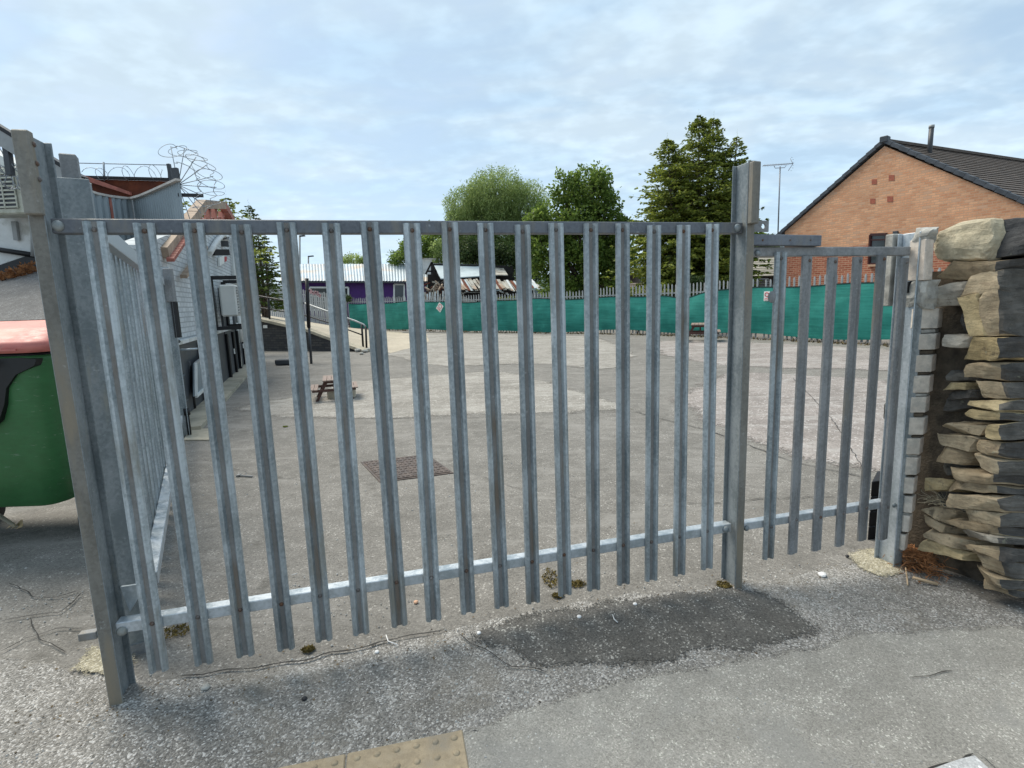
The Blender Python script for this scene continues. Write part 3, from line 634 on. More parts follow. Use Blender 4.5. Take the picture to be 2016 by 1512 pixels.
loft([(1.262, bx0+.01, bx1-.01, by0+.01, by1-.01), (1.285, bx0+.01, bx1-.01, by0+.01, by1-.01)]).build('rim', M_BLK, bn)
lid = loft([(1.29, bx0-.03, bx1+.03, by0-.03, by1+.02), (1.345, bx0-.03, bx1+.03, by0-.03, by1+.02), (1.36, bx0, bx1, by0, by1-.02), (1.43, bx0+.03, bx1-.03, by0+.12, by1-.1), (1.435, bx0+.05, bx1-.05, by0+.17, by1-.12), (1.475, bx0+.12, bx1-.1, by0+.35, by1-.22), (1.48, bx0+.2, bx1-.16, by0+.45, by1-.3)]).build('lid', M_BINR, bn)
MB().bar((bx0+.1, by0-.032, 1.31), (bx1-.1, by0-.032, 1.31), .012, .012).build('lid_lip', M_BINR, lid)
# lifting pocket: a black moulding with a blue plate
def pocket():
    mb = MB(); pts = [(-.62, .0), (-.08, .0), (.02, -.01), (.0, -.05), (-.12, -.10), (-.19, -.18), (-.22, -.28), (-.27, -.38), (-.34, -.43), (-.45, -.45), (-.62, -.45)]
    return mb.prism([(a, b) for a, b in pts], ((1,0,0), (0,0.0,1)), (0, .05, 0), org=(bx1-.03, by0-.012, 1.26))
pocket().build('lifting_pocket', M_RUBBER, bn)
M_BLUE = plain('navy_plastic', (.006, .016, .035), .4)
MB().box((bx1-.44, by0-.02, 1.05), (.18, .016, .24)).build('pocket_plate', M_BLUE, bn, .01)
MB().tube([(bx1-.25, by0-.05, 1.235), (bx0+.25, by0-.05, 1.235)], .018).build('front_handle', M_BLK, bn)
for x, y in ((bx1-.16, by0+.40), (bx1-.30, by1-.22), (bx0+.3, by0+.22), (bx0+.3, by1-.22)):
    wh = MB().tube([(x-.03, y, .1), (x+.03, y, .1)], .1, 20).build('wheel', M_RUBBER, bn); MB().bar((x, y, .12), (x, y, .29), .07, .09).build('fork', M_ZND, wh)
st = empty('broken_stick', G(10, 1012), 'thin pale stick leaning beside crumpled yellow paper under the bin', 'stick'); MB().tube([G(-30, 995, .12), G(32, 1038, .03)], .014).build('shaft', M_CONC, st)
mbl = MB(); 
for k in range(7): a = Vector((-2.93+rnd.uniform(-.06, .06), 3.52+rnd.uniform(-.04, .04), .02)); mbl.add([a, a+Vector((rnd.uniform(.03, .07), 0, rnd.uniform(0, .05))), a+Vector((rnd.uniform(0, .04), .04, rnd.uniform(.02, .05)))], [(0,1,2)])
_p = G(28, 1045); mbl.v = [tuple(Vector(v)-Vector((-2.93, 3.52, 0))+_p) for v in mbl.v]
setp(mbl.build('crumpled_paper', plain('yellow_paper', (.62, .45, .25), .8)), 'crumpled yellowish paper on the tarmac in front of the bin', 'litter')

# ------------------------------------------------------------------ broken stone wall at the right
EA, EB = Vector((2.40, 2.47, 0)), Vector((2.22, 3.02, 0)); ED = (EB-EA).normalized(); WDIR = Vector((.97, -.22, 0)).normalized()
wall = empty('stone_wall', (2.7, 2.7, -.09), 'broken dry stone wall end with yellow and sooty stones right of the gates', 'wall')
def rock(q, d, mat, name='stone', n=5, amp=.009, rb=.05, lf=.35, side=None):
    """q: 4 corners (tl,tr,br,bl) of the face; d: depth vector. A subdivided block, rounded and roughened"""
    q = [Vector(p) for p in q]; d = Vector(d); sd = rnd.random()*100; vs = {}; V = []; F = []
    cen = sum(q, Vector())/4+d/2
    cor = [c_+e_ for c_ in q for e_ in (Vector(), d)]; planes = []
    for _ in range(9):
        nv = Vector((rnd.gauss(0, 1), rnd.gauss(0, 1), rnd.gauss(0, .8))).normalized(); planes.append((nv, max((c_-cen).dot(nv) for c_ in cor)*rnd.uniform(.66, .90)))
    def P(u, v, t):
        key = (u, v, t)
        if key in vs: return vs[key]
        a, b, c = u/n, v/n, t/n
        p = (q[0].lerp(q[1], a)).lerp(q[3].lerp(q[2], a), b)+d*c
        e = [abs(x-.5)*2 for x in (a, b, c)]; s_ = sorted(e); k = (max(0, s_[2]-.75)*max(0, s_[1]-.6)*4)
        p = p.lerp(cen, rb*k)
        for nv, dd_ in planes:
            k_ = (p-cen).dot(nv)-dd_
            if k_ > 0: p = p-nv*k_
        nn = noise.noise_vector(p*7+Vector((sd, 0, 0)))*amp*(1 if lf else .5) + noise.noise_vector(p*22+Vector((0, sd, 0)))*amp*(.5 if lf else .15)
        lay = math.floor((p.z+noise.noise(p*4+Vector((sd,0,0)))*.04+p.y*.06)*46); nn += Vector((math.sin(lay*12.9+sd), math.cos(lay*7.7+sd), 0))*amp*lf
        p = p+nn; vs[key] = len(V); V.append(p); return vs[key]
    MI = []
    for i in range(n):
        for j in range(n):
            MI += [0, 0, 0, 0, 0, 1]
            F.append((P(i,j,0), P(i,j+1,0), P(i+1,j+1,0), P(i+1,j,0))); F.append((P(i,j,n), P(i+1,j,n), P(i+1,j+1,n), P(i,j+1,n)))
            F.append((P(i,0,j), P(i+1,0,j), P(i+1,0,j+1), P(i,0,j+1))); F.append((P(i,n,j), P(i,n,j+1), P(i+1,n,j+1), P(i+1,n,j)))
            F.append((P(0,i,j), P(0,i,j+1), P(0,i+1,j+1), P(0,i+1,j))); F.append((P(n,i,j), P(n,i+1,j), P(n,i+1,j+1), P(n,i,j+1)))
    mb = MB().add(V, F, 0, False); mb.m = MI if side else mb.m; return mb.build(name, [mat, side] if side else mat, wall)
def stn(px, mat, L=.3, out_=0., **k):
    n = k.pop('n', 8)
    q = [PL(x, y, EA, EB) for x, y in px]; o = ED.cross(Vector((0,0,1))); 
    if o.x > 0: o = -o
    return rock([p+o*out_ for p in q], WDIR*L-o*0, mat, n=n, **k)
SS = [
 (((1842,516),(1966,512),(1962,548),(1836,552)), M_STONE, .32, .02),
 (((1900,546),(1966,530),(1966,574),(1880,590)), M_STONE, .3, .01), (((1818,562),(1902,553),(1876,600),(1816,606)), M_STONEG, .2, .01),
 (((1880,588),(1928,578),(1940,660),(1893,662)), M_STONEY, .3, .015), (((1926,572),(1968,566),(1970,662),(1940,662)), M_STONE, .3, .02),
 (((1862,658),(1900,662),(1886,690),(1858,686)), M_STONEG, .16, .02), (((1903,664),(1970,664),(1970,712),(1874,705)), M_STONEY, .3, .02),
 (((1897,714),(1970,714),(1971,750),(1900,742)), M_STONE, .3, .01), (((1912,750),(1974,752),(1978,783),(1922,785)), M_STONE, .3, .02),
 (((1846,730),(1902,738),(1896,768),(1842,768)), M_STONED, .2, -.04), (((1843,770),(1908,768),(1900,802),(1838,812)), M_STONED, .25, -.03),
 (((1893,789),(1976,785),(1976,828),(1893,820)), M_STONEY, .3, .03), (((1845,829),(1948,836),(1930,856),(1843,850)), M_STONE, .3, .0),
 (((1832,852),(1925,860),(1888,916),(1828,902)), M_STONE, .3, .01), (((1932,834),(1974,830),(1976,864),(1928,860)), M_STONEY, .3, .025),
 (((1922,864),(1975,866),(1975,935),(1912,905)), M_STONE, .3, .02), (((1866,916),(1972,932),(1974,970),(1858,958)), M_STONE, .3, .03),
 (((1820,942),(1866,944),(1862,966),(1818,968)), M_STONEY, .25, -.01), (((1866,970),(1974,972),(1976,1036),(1888,1028)), M_STONE, .3, .03),
 (((1812,992),(1862,1006),(1848,1048),(1802,1032)), M_STONE, .25, .0), (((1862,1014),(1976,1038),(1976,1068),(1893,1052)), M_STONE, .3, .035),
 (((1800,1036),(1898,1064),(1892,1106),(1797,1078)), M_STONE, .3, .01), (((1898,1067),(1980,1074),(1982,1136),(1912,1100)), M_STONE, .32, .04),
 (((1912,1104),(1986,1138),(1990,1172),(1922,1150)), M_STONE, .32, .05), (((1876,604),(1884,604),(1892,660),(1880,656)), M_STONED, .1, -.05),
 (((1840,902),(1884,918),(1866,940),(1822,938)), M_STONED, .2, -.08), (((1820,970),(1866,966),(1880,1012),(1814,990)), M_STONED, .2, -.07)]
for q, m_, L, o_ in SS:
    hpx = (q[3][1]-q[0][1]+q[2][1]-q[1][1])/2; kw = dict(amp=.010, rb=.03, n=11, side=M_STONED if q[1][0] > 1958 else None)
    if q[0][1] > 700 and hpx > 33:
        t0, t1 = rnd.uniform(.35, .6), rnd.uniform(.35, .65); L3 = lambda a, b, t: (a[0]+(b[0]-a[0])*t, a[1]+(b[1]-a[1])*t); la, ra = L3(q[0], q[3], t0), L3(q[1], q[2], t1)
        stn((q[0], q[1], (ra[0], ra[1]-.8), (la[0], la[1]-.8)), m_, L, o_+rnd.uniform(-.015, .02), **kw); stn(((la[0]+rnd.uniform(-4, 10), la[1]+.8), (ra[0], ra[1]+.8), q[2], q[3]), rnd.choice((m_, m_, M_STONEY, M_STONEG)), L, o_+rnd.uniform(-.02, .015), **kw)
    else: stn(q, m_, L, o_, **kw)
def boulder(c, rad, rz, mat, name='stone', cut=.0):
    bm = bmesh.new(); bmesh.ops.create_icosphere(bm, subdivisions=4, radius=1)
    rot = Matrix.Rotation(rz, 3, 'Z')
    for v in bm.verts:
        p = v.co.copy(); m_ = max(abs(p.x), abs(p.y), abs(p.z)); p = p.lerp(p/m_, .42); p.z = p.z*(1-.18*p.y)
        p += noise.noise_vector(p*1.6+Vector((3, 1, 8)))*.13+noise.noise_vector(p*5)*.045; v.co = rot @ Vector((p.x*rad[0], p.y*rad[1], p.z*rad[2]))
    me = bpy.data.meshes.new(name); bm.to_mesh(me); bm.free(); me.materials.append(mat); o = bpy.data.objects.new(name, me); C.objects.link(o); o.parent = wall; o.location = Vector(c)-wl(wall); return o
_bc = PL(1898, 475, EA, EB); boulder(_bc+Vector((.055, .03, -.004)), (.075, .155, .105), math.atan2(ED.y, ED.x)-math.pi/2, M_BOULD)
# street face: courses running on to the right, top stone courses sooty
z = -.10; row = 0
while z < 1.62:
    h = rnd.uniform(.07, .17); h = min(h, 1.66-z)
    s = .26+rnd.uniform(0, .1) if z > 0 else .2
    while s < 1.7:
        l = rnd.uniform(.16, .4); o_ = rnd.uniform(-.02, .02); a = EA+WDIR*s; nn = Vector((-.22, -.97, 0))*o_
        q = [a+nn+Vector((0,0,z+h-.008)), a+WDIR*(l-.01)+nn+Vector((0,0,z+h-.008)), a+WDIR*(l-.01)+nn+Vector((0,0,z+.003)), a+nn+Vector((0,0,z+.003))]
        rock(q, Vector((.06, .30, 0)), rnd.choice((M_STONED, M_SOOT, M_STONED)), n=5); s += l
    z += h
for s, l in ((.03, .49), (.53, .38), (.93, .44), (1.38, .4)):
    a = EA+WDIR*s+Vector((0, -.03, 1.63)); rock([a+Vector((0,0,.17+rnd.uniform(0, .03))), a+WDIR*l+Vector((0,0,.16+rnd.uniform(0, .03))), a+WDIR*l, a], Vector((-.1, .46, 0)), M_SOOT, n=10, amp=.02, rb=.12)
core = [EA+Vector((.19, .09, -.1)), EB+Vector((.06, .06, -.1))]; cq = [core[0], core[1], core[1]+WDIR*1.6, core[0]+WDIR*1.6]
MB().prism([(p.x, p.y) for p in cq], ((1,0,0), (0,1,0)), (0,0,1.68), org=(0,0,-.1)).build('rubble_core', M_CORE, wall)
# pier of cream bricks tied to the wall edge
pier = empty('brick_pier', (2.2, 2.85, -.09), 'toothed stack of cream bricks between the right post and the broken wall', 'pier')
rows = [(605,648),(655,690),(697,734),(738,775),(780,814),(821,858),(862,897),(900,937),(940,974),(977,1012),(1015,1050),(1053,1086)]
PA, PB = Vector((2.14, 2.83, 0)), Vector((3.14, 3.10, 0))
for i, (a, b) in enumerate(rows):
    c = (a+b)/2; xr = 1849-(c-625)*.148; xr2 = 1870-(c-625)*.165
    ztop = PL(xr, a, PA, PB).z; zbot = PL(xr, b, PA, PB).z; k = PL(xr, c, PA, PB); k2 = PL(xr2, c, PA, PB)
    e = rnd.uniform(-.006, .006); p0 = Vector((k.x+e, k.y, 0)); wd = (Vector((k2.x, k2.y, 0))-Vector((k.x, k.y, 0))).length
    # left face runs back-left, front face to the right
    xp = 1825-(c-455)*.075; kl = PL(min(xp, xr-3), c, PA, PB); L = Vector((kl.x-k.x, .012, 0)); Rr = Vector((.055, .045, 0)).normalized()*max(.04, wd*1.15)
    lo, hi = Vector((0, 0, zbot)), Vector((0, 0, ztop)); pts = [p0+L, p0, p0+Rr, p0+Rr+Vector((-.06, .11, 0)), p0+L+Vector((.02, .08, 0))]
    mbk = MB(); mbk.prism([(p.x, p.y) for p in pts], ((1,0,0), (0,1,0)), (0, 0, ztop-zbot-.010), org=(0, 0, zbot+.005)); mbk.m[3] = 1; mbk.m = [1 if i_ == 3 else 0 for i_ in range(len(mbk.m))]; mbk.build('brick', [M_CBRICKG, M_CBRICK], pier, .003)  # right faces: cleaner brick, lightened further so the colour stands in for sunlight
    if i < len(rows)-1:
        mm = MB(); pts2 = [p+(p0+Vector((-.02, .06, 0))-p)*.18 for p in pts]; zb2 = PL(xr, rows[i+1][0], PA, PB).z
        mm.prism([(p.x, p.y) for p in pts2], ((1,0,0), (0,1,0)), (0, 0, zbot-zb2-.002), org=(0, 0, zb2+.001)); mm.build('mortar_joint', M_CORE if i % 3 else M_MORTAR, pier)
for (x0, y0, x1, y1, dd, mt_) in ((1824, 470, 1840, 552, 0, M_CBRICK),):
    a = [PL(x0, y0, PA, PB), PL(x1, y0, PA, PB), PL(x1-4, y1, PA, PB), PL(x0-6, y1, PA, PB)]; MB().hexa(a, Vector((-.02, .09, 0))).build('brick', mt_, pier, .004)
wsave = wall; wall = pier
MB().hexa([gate(3.69, .10, 1.40), gate(3.75, .10, 1.40), gate(3.75, .10, 1.79), gate(3.69, .10, 1.79)], GN*.05).build('mortar_lump', M_MORTAR, pier, .004)
for q in (((1826,450),(1848,447),(1842,474),(1822,474)), ((1818,556),(1846,552),(1850,604),(1814,606))):
    rock([PL(x, y, PA, PB) for x, y in q], Vector((-.02, .09, 0)), M_MORTAR, 'mortar_lump', n=5, amp=.02)
wall = wsave
# black wall stub inside the yard behind the small gate
blk = empty('black_wall_stub', (2.45, 3.45, -.09), 'black painted wall stub seen behind the last pales of the small gate', 'wall')
z = -.1
BX = G(1712, 1066, -.09)
while z < 1.45:
    h = .10; xo = (.0 if z < .28 else .055+.03*(z > .8)+rnd.uniform(-.012, .012)); p = Vector((BX.x+xo, BX.y+.02, z))
    MB().hexa([p, p+Vector((.20, .05, 0)), p+Vector((.20, .05, h-.006)), p+Vector((0, 0, h-.002))], Vector((.17, .20, 0))).build('block', M_BLK, blk, .004); z += h
# dry roots and stick at the wall foot
def hairpile(name, mat, c, n, rx, ry, h, r, label, cat):
    mb = MB(); c = Vector(c)
    for _ in range(n):
        a = rnd.random()*6.28; p = c+Vector((rnd.gauss(0, rx*.5), rnd.gauss(0, ry*.5), rnd.uniform(.002, h))); d = Vector((math.cos(a), math.sin(a), rnd.uniform(-.2, .6))); pts = [p]
        for k in range(4):
            d = (d+Vector((rnd.gauss(0, .5), rnd.gauss(0, .5), rnd.gauss(0, .3)-.12))).normalized(); p = p+d*rnd.uniform(.012, .03); p.z = max(c.z+.002, p.z); pts.append(p.copy())
        mb.tube(pts, r*rnd.uniform(.6, 1.4), 3)
    return setp(mb.build(name, mat), label, cat)
rc = G(1808, 1122, -.09); hairpile('dry_roots', M_ROOT, rc+Vector((0, .03, 0)), 420, .085, .12, .10, .0016, 'tangle of rust brown dry roots at the foot of the stone wall', None)['kind'] = 'stuff'
setp(MB().tube([G(1797, 1137, -.06), G(1846, 1150, -.075)], .008, 7).build('stick', M_STICK), 'short pale broken stick lying in the brown roots', 'stick')
setp(MB().tube([G(1783, 1118, -.06), G(1786, 1140, -.075), G(1787, 1152, -.08)], .004, 5).build('stick', M_STICK), 'thin pale twig at the left edge of the brown roots', 'stick')
nest = PL(1852, 982, EA, EB); hairpile('dry_grass_tuft', plain('dry_grass', (.32, .28, .2), .9), nest+Vector((.0, 0, -.03)), 60, .05, .06, .04, .0012, 'wisp of dry grass stuck in a gap of the stone wall', 'debris')
def pebble(px, py, r, mat, label, flat=.6, z=0):
    p = G(px, py, z); mb = MB(); mb.v = []; bm = bmesh.new(); bmesh.ops.create_icosphere(bm, subdivisions=2, radius=r)
    for v in bm.verts: v.co = v.co*(1+.35*noise.noise(v.co*40+p)); v.co.z *= flat
    me = bpy.data.meshes.new('stone'); bm.to_mesh(me); bm.free(); me.materials.append(mat); o = bpy.data.objects.new('loose_stone', me); C.objects.link(o)
    o.location = (p.x, p.y, hgt(p.x, p.y)+r*flat*.7+.004); return setp(o, label, 'stone')
M_WSTN = plain('white_stone', (.68, .67, .66), .8, 0, .1)
pebble(1620, 1113, .021, M_WSTN, 'white stone with a dark broken side below the small gate')
pebble(1668, 1087, .012, M_BLK, 'small black stone below the small gate', z=-.05)
pebble(405, 1357, .017, M_MORTAR, 'grey stone in front of the left pales')
pebble(742, 1286, .010, M_WSTN, 'small round white stone just below the seam, lower middle')
pebble(819, 1188, .012, plain('orange_chip', (.62, .38, .25), .8), 'orange flat chip on the yard seen between two pales')
pebble(599, 1378, .011, M_BLK, 'small black stone on the coarse strip')
pebble(943, 1249, .010, M_WSTN, 'white chip at the left tip of the dark patch')
pebble(1250, 1193, .010, M_WSTN, 'white chip on the upper edge of the dark patch')
pebble(1140, 1218, .011, M_WSTN, 'white chip on the dark patch below the middle pales')
for pts, lb in ((((760, 1250), (764, 1262), (782, 1269)), 'thin white plastic strip on the seam below the gate'), (((1206, 1210), (1209, 1219), (1216, 1225)), 'thin white plastic strip on the dark patch'), (((574, 1132), (585, 1129)), 'short white sliver on the yard behind the gate')):
    setp(MB().tube([G(x, y, .015) for x, y in pts], .0025, 5).build('plastic_strip', M_WSTN), lb, 'litter')
for i, (x, y, r, lb) in enumerate(((608, 1281, .028, 'brown moss tuft at the seam left of centre'), (1083, 1140, .045, 'long orange brown moss tuft behind the central pales'), (1137, 1152, .045, 'orange brown moss tuft right of the long one'), (1098, 1175, .03, 'low brown moss patch under the central pales'), (345, 1245, .07, 'green brown moss at the left end of the gate'), (1425, 1148, .04, 'brown moss around the foot of the middle post'), (562, 841, .03, 'green weed on the yard behind the gate'))):
    mb = MB(); c = G(x, y)
    for _ in range(220):
        a = rnd.random()*6.28; rr = r*math.sqrt(rnd.random())*(1.5 if i == 1 else 1); p = c+Vector((math.cos(a)*rr*(.6 if i == 1 else 1), math.sin(a)*rr*(1.6 if i == 1 else .8), 0)); p.z = hgt(p.x, p.y)+.006; s = rnd.uniform(.003, .008); d = Vector((rnd.gauss(0, 1), rnd.gauss(0, 1), 1.2)).normalized()*s*2; e = Vector((rnd.gauss(0, 1), rnd.gauss(0, 1), 0)).normalized()*s
        mb.add([p-e, p+e, p+d], [(0,1,2)])
    setp(mb.build('moss_tuft', L_YEL if i == 6 else M_MOSS), lb, 'moss')
def tool():
    r_ = empty('metal_tool', G(485, 939), 'small dark metal tool lying on the yard behind the left pales', 'tool'); a, b = G(469, 936, .012), G(497, 938, .012)
    MB().bar(a, b, .012, .012).build('handle', M_ZND, r_); MB().bar(a+Vector((0, -.02, 0)), a+Vector((0, .03, 0)), .025, .016).build('head', M_ZND, r_)
tool()

mb = MB()
for _ in range(900):
    s = rnd.uniform(-1.6, 4.2); n_ = rnd.gauss(-.05, .10) if rnd.random() < .75 else rnd.uniform(-.6, .9); p = gate(s, n_); p.z = hgt(p.x, p.y)+.006; e = rv_ = Vector((rnd.gauss(0, 1), rnd.gauss(0, 1), rnd.gauss(0, .3))).normalized()*rnd.uniform(.002, .007); f_ = Vector((-e.y, e.x, rnd.uniform(0, .004)))*.8
    mb.add([p-e, p+f_, p+e, p-f_*.6], [(0,1,2,3)])
setp(mb.build('grit_and_leaf_bits', plain('leaf_bits', (.13, .095, .055), .95, 0, .6, 3)), 'brown leaf bits and grit gathered along the foot of the gates', kind='stuff')
# ------------------------------------------------------------------ tactile slabs, pale slab, manhole
def slab(c, ux, uy, sz, label):
    t = empty('tactile_slab', c, label, 'paving slab', 'buff tactile paving slabs'); ux = Vector(ux).normalized(); uy = Vector((-ux.y, ux.x, 0)); zz_ = Vector((0,0,1)); z0 = hgt(c.x, c.y)+.010
    q = [c-ux*sz/2-uy*sz/2, c+ux*sz/2-uy*sz/2, c+ux*sz/2+uy*sz/2, c-ux*sz/2+uy*sz/2]
    MB().prism([(p.x, p.y) for p in q], ((1,0,0), (0,1,0)), (0,0,.03), org=(0,0,z0-.024)).build('slab', M_TAC, t, .004)
    for i in range(6):
        for j in range(6):
            p = c+ux*(i-2.5)*sz/6+uy*(j-2.5)*sz/6+Vector((0,0,z0+.006-c.z)); put(BLIS, t, p)
BLIS = MB().dome((0,0,0), .0125, .0075, n=12, rings=3).build('blister', M_TAC); protos.append(BLIS)
tl, tr = G(683, 1487), G(912, 1440); ux = (tr-tl).normalized(); uyv = Vector((-ux.y, ux.x, 0)); sz = (tr-tl).length
slab(tl+ux*sz/2-uyv*sz/2, ux, None, sz-.006, 'right tactile paving slab with rows of raised blisters at the bottom edge')
slab(tl-ux*sz/2-uyv*sz/2, ux, None, sz-.006, 'left tactile paving slab, only its top corner inside the picture')
wq = [G(1920, 1467), G(1962, 1505), G(1962, 1505)+Vector((.0, -.35, 0)), G(1815, 1512)+Vector((-.12, -.30, 0)), G(1790, 1520)]

sheet('pale_slab', wq, M_WSLAB, .016, 'pale grey slab let into the footway at the lower right corner', jit=.01, grid=.06, step=.05)
mh = empty('manhole_cover', G(808, 920), 'rectangular cast iron manhole cover set in the yard', 'manhole cover')
mc = [G(722, 911), G(884, 905), G(890, 918), G(858, 936), G(760, 947), G(735, 930)]
q0, q1, q3 = G(752, 948), G(886, 931), G(716, 911); ua = (q1-q0); ub = (q3-q0)
M_IRON = plain('cast_iron', (.10, .078, .068), .6, .3, .3, 8, .002)
def quadp(o_, a, b, z0, h, mat, name, par): return MB().prism([(p.x, p.y) for p in (o_, o_+a, o_+a+b, o_+b)], ((1,0,0), (0,1,0)), (0,0,h), org=(0,0,z0)).build(name, mat, par)
quadp(q0-ua*.04-ub*.04, ua*1.08, ub*1.08, -.01, .016, M_IRON, 'frame', mh)
STUD = MB().box((0,0,0), (.03, .012, .004)).build('stud', M_IRON); protos.append(STUD)
quadp(q0, ua*.498, ub, .004, .008, M_IRON, 'plate', mh); quadp(q0+ua*.502, ua*.498, ub, .004, .008, M_IRON, 'plate', mh)
for i in range(14):
    for j in range(9): put(STUD, mh, q0+ua*(i+.5)/14+ub*(j+.5)/9+Vector((0,0,.014)), R(45) if (i+j) % 2 else R(-45))

# ------------------------------------------------------------------ left: sloping lane, white building, clad walls
def surf(name, rows, mat, label, n=8, jit=.02):
    """ruled surface through rows of points"""
    V = []; F = []; m_ = len(rows[0])
    for r_ in rows:
        for p in r_: V.append(Vector(p)+Vector((0, 0, noise.noise(Vector(p)*.8)*jit)))
    for j in range(len(rows)-1):
        for i in range(m_-1): F.append((j*m_+i, j*m_+i+1, (j+1)*m_+i+1, (j+1)*m_+i))
    o = MB().add(V, F, 0, True).build(name, mat); return setp(o, label, kind='structure')
def lerp3(a, b, t): return a+(b-a)*t
r0 = [Vector((-14+ i*.9, 4.7, -.02)) for i in range(11)]; r1 = [Vector((-15+i*.85, 11.05, 2.0+ i*.07)) for i in range(11)]
surf('sloping_lane', [[lerp3(a, b, k/9) for a, b in zip(r0, r1)] for k in range(10)], M_SLOPE, 'grey lane sloping up behind the bin to the white building')
wb = empty('white_building', (-10, 11, 2.2), 'white rendered building with an air conditioner at the left edge', 'building')
_t0, _t1, _t2 = Y(-80, 262, 11.1), Y(30, 322, 11.1), Y(100, 352, 11.1)
MB().prism([(-17, .5), (_t2.x, .5), (_t2.x, _t2.z), (_t1.x, _t1.z), (_t0.x, _t0.z), (-17, _t0.z+.6)], ((1,0,0), (0,0,1)), (0, .5, 0), org=(0, 11.1, 0)).build('wall', M_WHT, wb)
b0, b1 = Y(0, 560, 11.02), Y(68, 510, 11.02)
MB().prism([(b0.x-6, b0.z-2.4), (b1.x+.35, b1.z-.9), (b1.x+.35, b1.z+.22), (b0.x-6, b0.z-1.35)], ((1,0,0), (0,0,1)), (0, -.06, 0), org=(0, 11.1, 0)).build('plinth', M_BLK, wb)
MB().tube([Y(-60, 480, 11.02), Y(0, 492, 11.02), Y(66, 502, 11.02)], .05).build('drain_pipe', M_BLK, wb)
MB().tube([Y(66, 430, 11.0), Y(66, 505, 11.0)], .045).build('drain_pipe', M_PIPE, wb)
MB().bar(Y(28, 436, 11.05), Y(33, 473, 11.05), .09, .05).build('wall_bracket', M_PIPE, wb)
mbd = MB()
for _ in range(500):
    t = rnd.random(); p = lerp3(Y(5, 556, 10.7), Y(72, 520, 10.7), t)+Vector((0, rnd.uniform(-.3, .3), rnd.uniform(-.12, .03))); e = Vector((rnd.gauss(0, 1), rnd.gauss(0, 1), rnd.gauss(0, .5))).normalized()*.05; mbd.add([p-e, p+e, p+Vector((0, -.02, .05))], [(0,1,2)])
setp(mbd.build('dead_leaves', M_ROOT), 'drift of brown dead leaves along the foot of the white building', kind='stuff')
ac = empty('air_conditioner', Y(10, 420, 10.6), 'cream air conditioning unit on the white building at the left edge', 'air conditioner')
def acunit(tl, wd, ht, dp, par, mc_=M_CREAM, fy=Vector((0, -1, 0)), ux_=Vector((1, 0, 0)), fans=1):
    """front face top-left tl"""
    up = Vector((0,0,1)); a = tl-up*ht
    MB().hexa([a, a+ux_*wd, a+ux_*wd+up*ht, a+up*ht], -fy*dp).build('casing', mc_, par, .03)
    wl_, wr_ = wd*.10, wd*.70; q_ = [a+ux_*wl_+up*ht*.12, a+ux_*wr_+up*ht*.12, a+ux_*wr_+up*ht*.88, a+ux_*wl_+up*ht*.88]
    MB().hexa([p+fy*.012 for p in q_], -fy*.008).build('fan_well', M_DKG, par)
    if wd > .1:
        for i in range(9): z_ = ht*(.15+.70*i/8); MB().bar(a+ux_*wl_+up*z_+fy*.024, a+ux_*wr_+up*z_+fy*.024, .014, ht*.035).build('grille_slat', mc_, par)
        for i in range(4): x_ = wl_+(wr_-wl_)*(i/3); MB().bar(a+ux_*x_+up*ht*.12+fy*.03, a+ux_*x_+up*ht*.88+fy*.03, .02, .02).build('grille_slat', mc_, par)
    mg = MB()
    for i in range(10): z_ = ht*(.1+.8*i/9); mg.bar(a+ux_*wd*.80+up*z_+fy*.012, a+ux_*wd*.97+up*z_+fy*.012, .012, ht*.045)
    mg.build('side_grille', M_PIPE, par)['kind'] = 'stuff'
acunit(Y(-62, 330, 10.55), 1.16, .86, .42, ac)
# roof edge beam and window posts above it
rb = empty('roof_edge', Y(60, 290, 9.5), 'grey roof edge beam with upright posts descending above the white building', 'roof edge')
e0, e1 = Y(-120, 176, 9.5), Y(166, 352, 9.5)
dz = Vector((0, 0, 1)); MB().bar(e0, e1, .16, .06).build('flashing', M_BLK, rb); MB().bar(e0-dz*.17, e1-dz*.17, .14, .24).build('beam', M_PIPE, rb)
e2, e3 = Y(-60, 330, 9.5), Y(170, 372, 9.5)
for x, y0, y1 in ((12, 262, 345), (-30, 232, 345)): MB().bar(Y(x, y0+14, 9.5), Y(x+9, y1, 9.5), .09, .09).build('post', M_DKG, rb)
def coil(a, b, r, turns, rw, name, mat, label=None, parent=None, n=14, sq=1.):
    a, b = Vector(a), Vector(b); d = (b-a); pts = []; u = d.normalized(); up = Vector((0,0,1)); s_ = u.cross(up).normalized()
    for i in range(turns*n+1):
        t = i/n; ang = t*2*math.pi; ph = noise.noise(Vector((t*1.7, a.x, 3)))*.5
        pts.append(a+d*(i/(turns*n))+up*math.sin(ang+ph)*r*sq*(1+.25*noise.noise(Vector((t*.9, 2, a.x))))+s_*math.cos(ang)*r*.8+u*math.sin(ang*.5)*r*.5)
    mb = MB().tube(pts, rw, 4)
    for i in range(0, len(pts), 2):
        p = pts[i]; e = Vector((rnd.gauss(0, 1), rnd.gauss(0, 1), rnd.gauss(0, 1))).normalized()*rw*3.2; mb.bar(p-e, p+e, rw*.8, rw*.8)
    o = mb.build(name, mat, parent)
    if label: setp(o, label, 'razor wire')
    return o
M_WIRE = plain('wire_steel', (.30, .33, .36), .5, .4, .2)
coil(Y(-70, 300, 9.7), Y(38, 312, 9.7), .30, 7, .008, 'razor_wire', M_WIRE, 'razor wire coil seen between the window posts at the left edge')
coil(Y(0, 350, 9.7), Y(52, 352, 9.7), .2, 4, .008, 'razor_wire', M_WIRE, 'short razor wire coil just above the cream air conditioner')

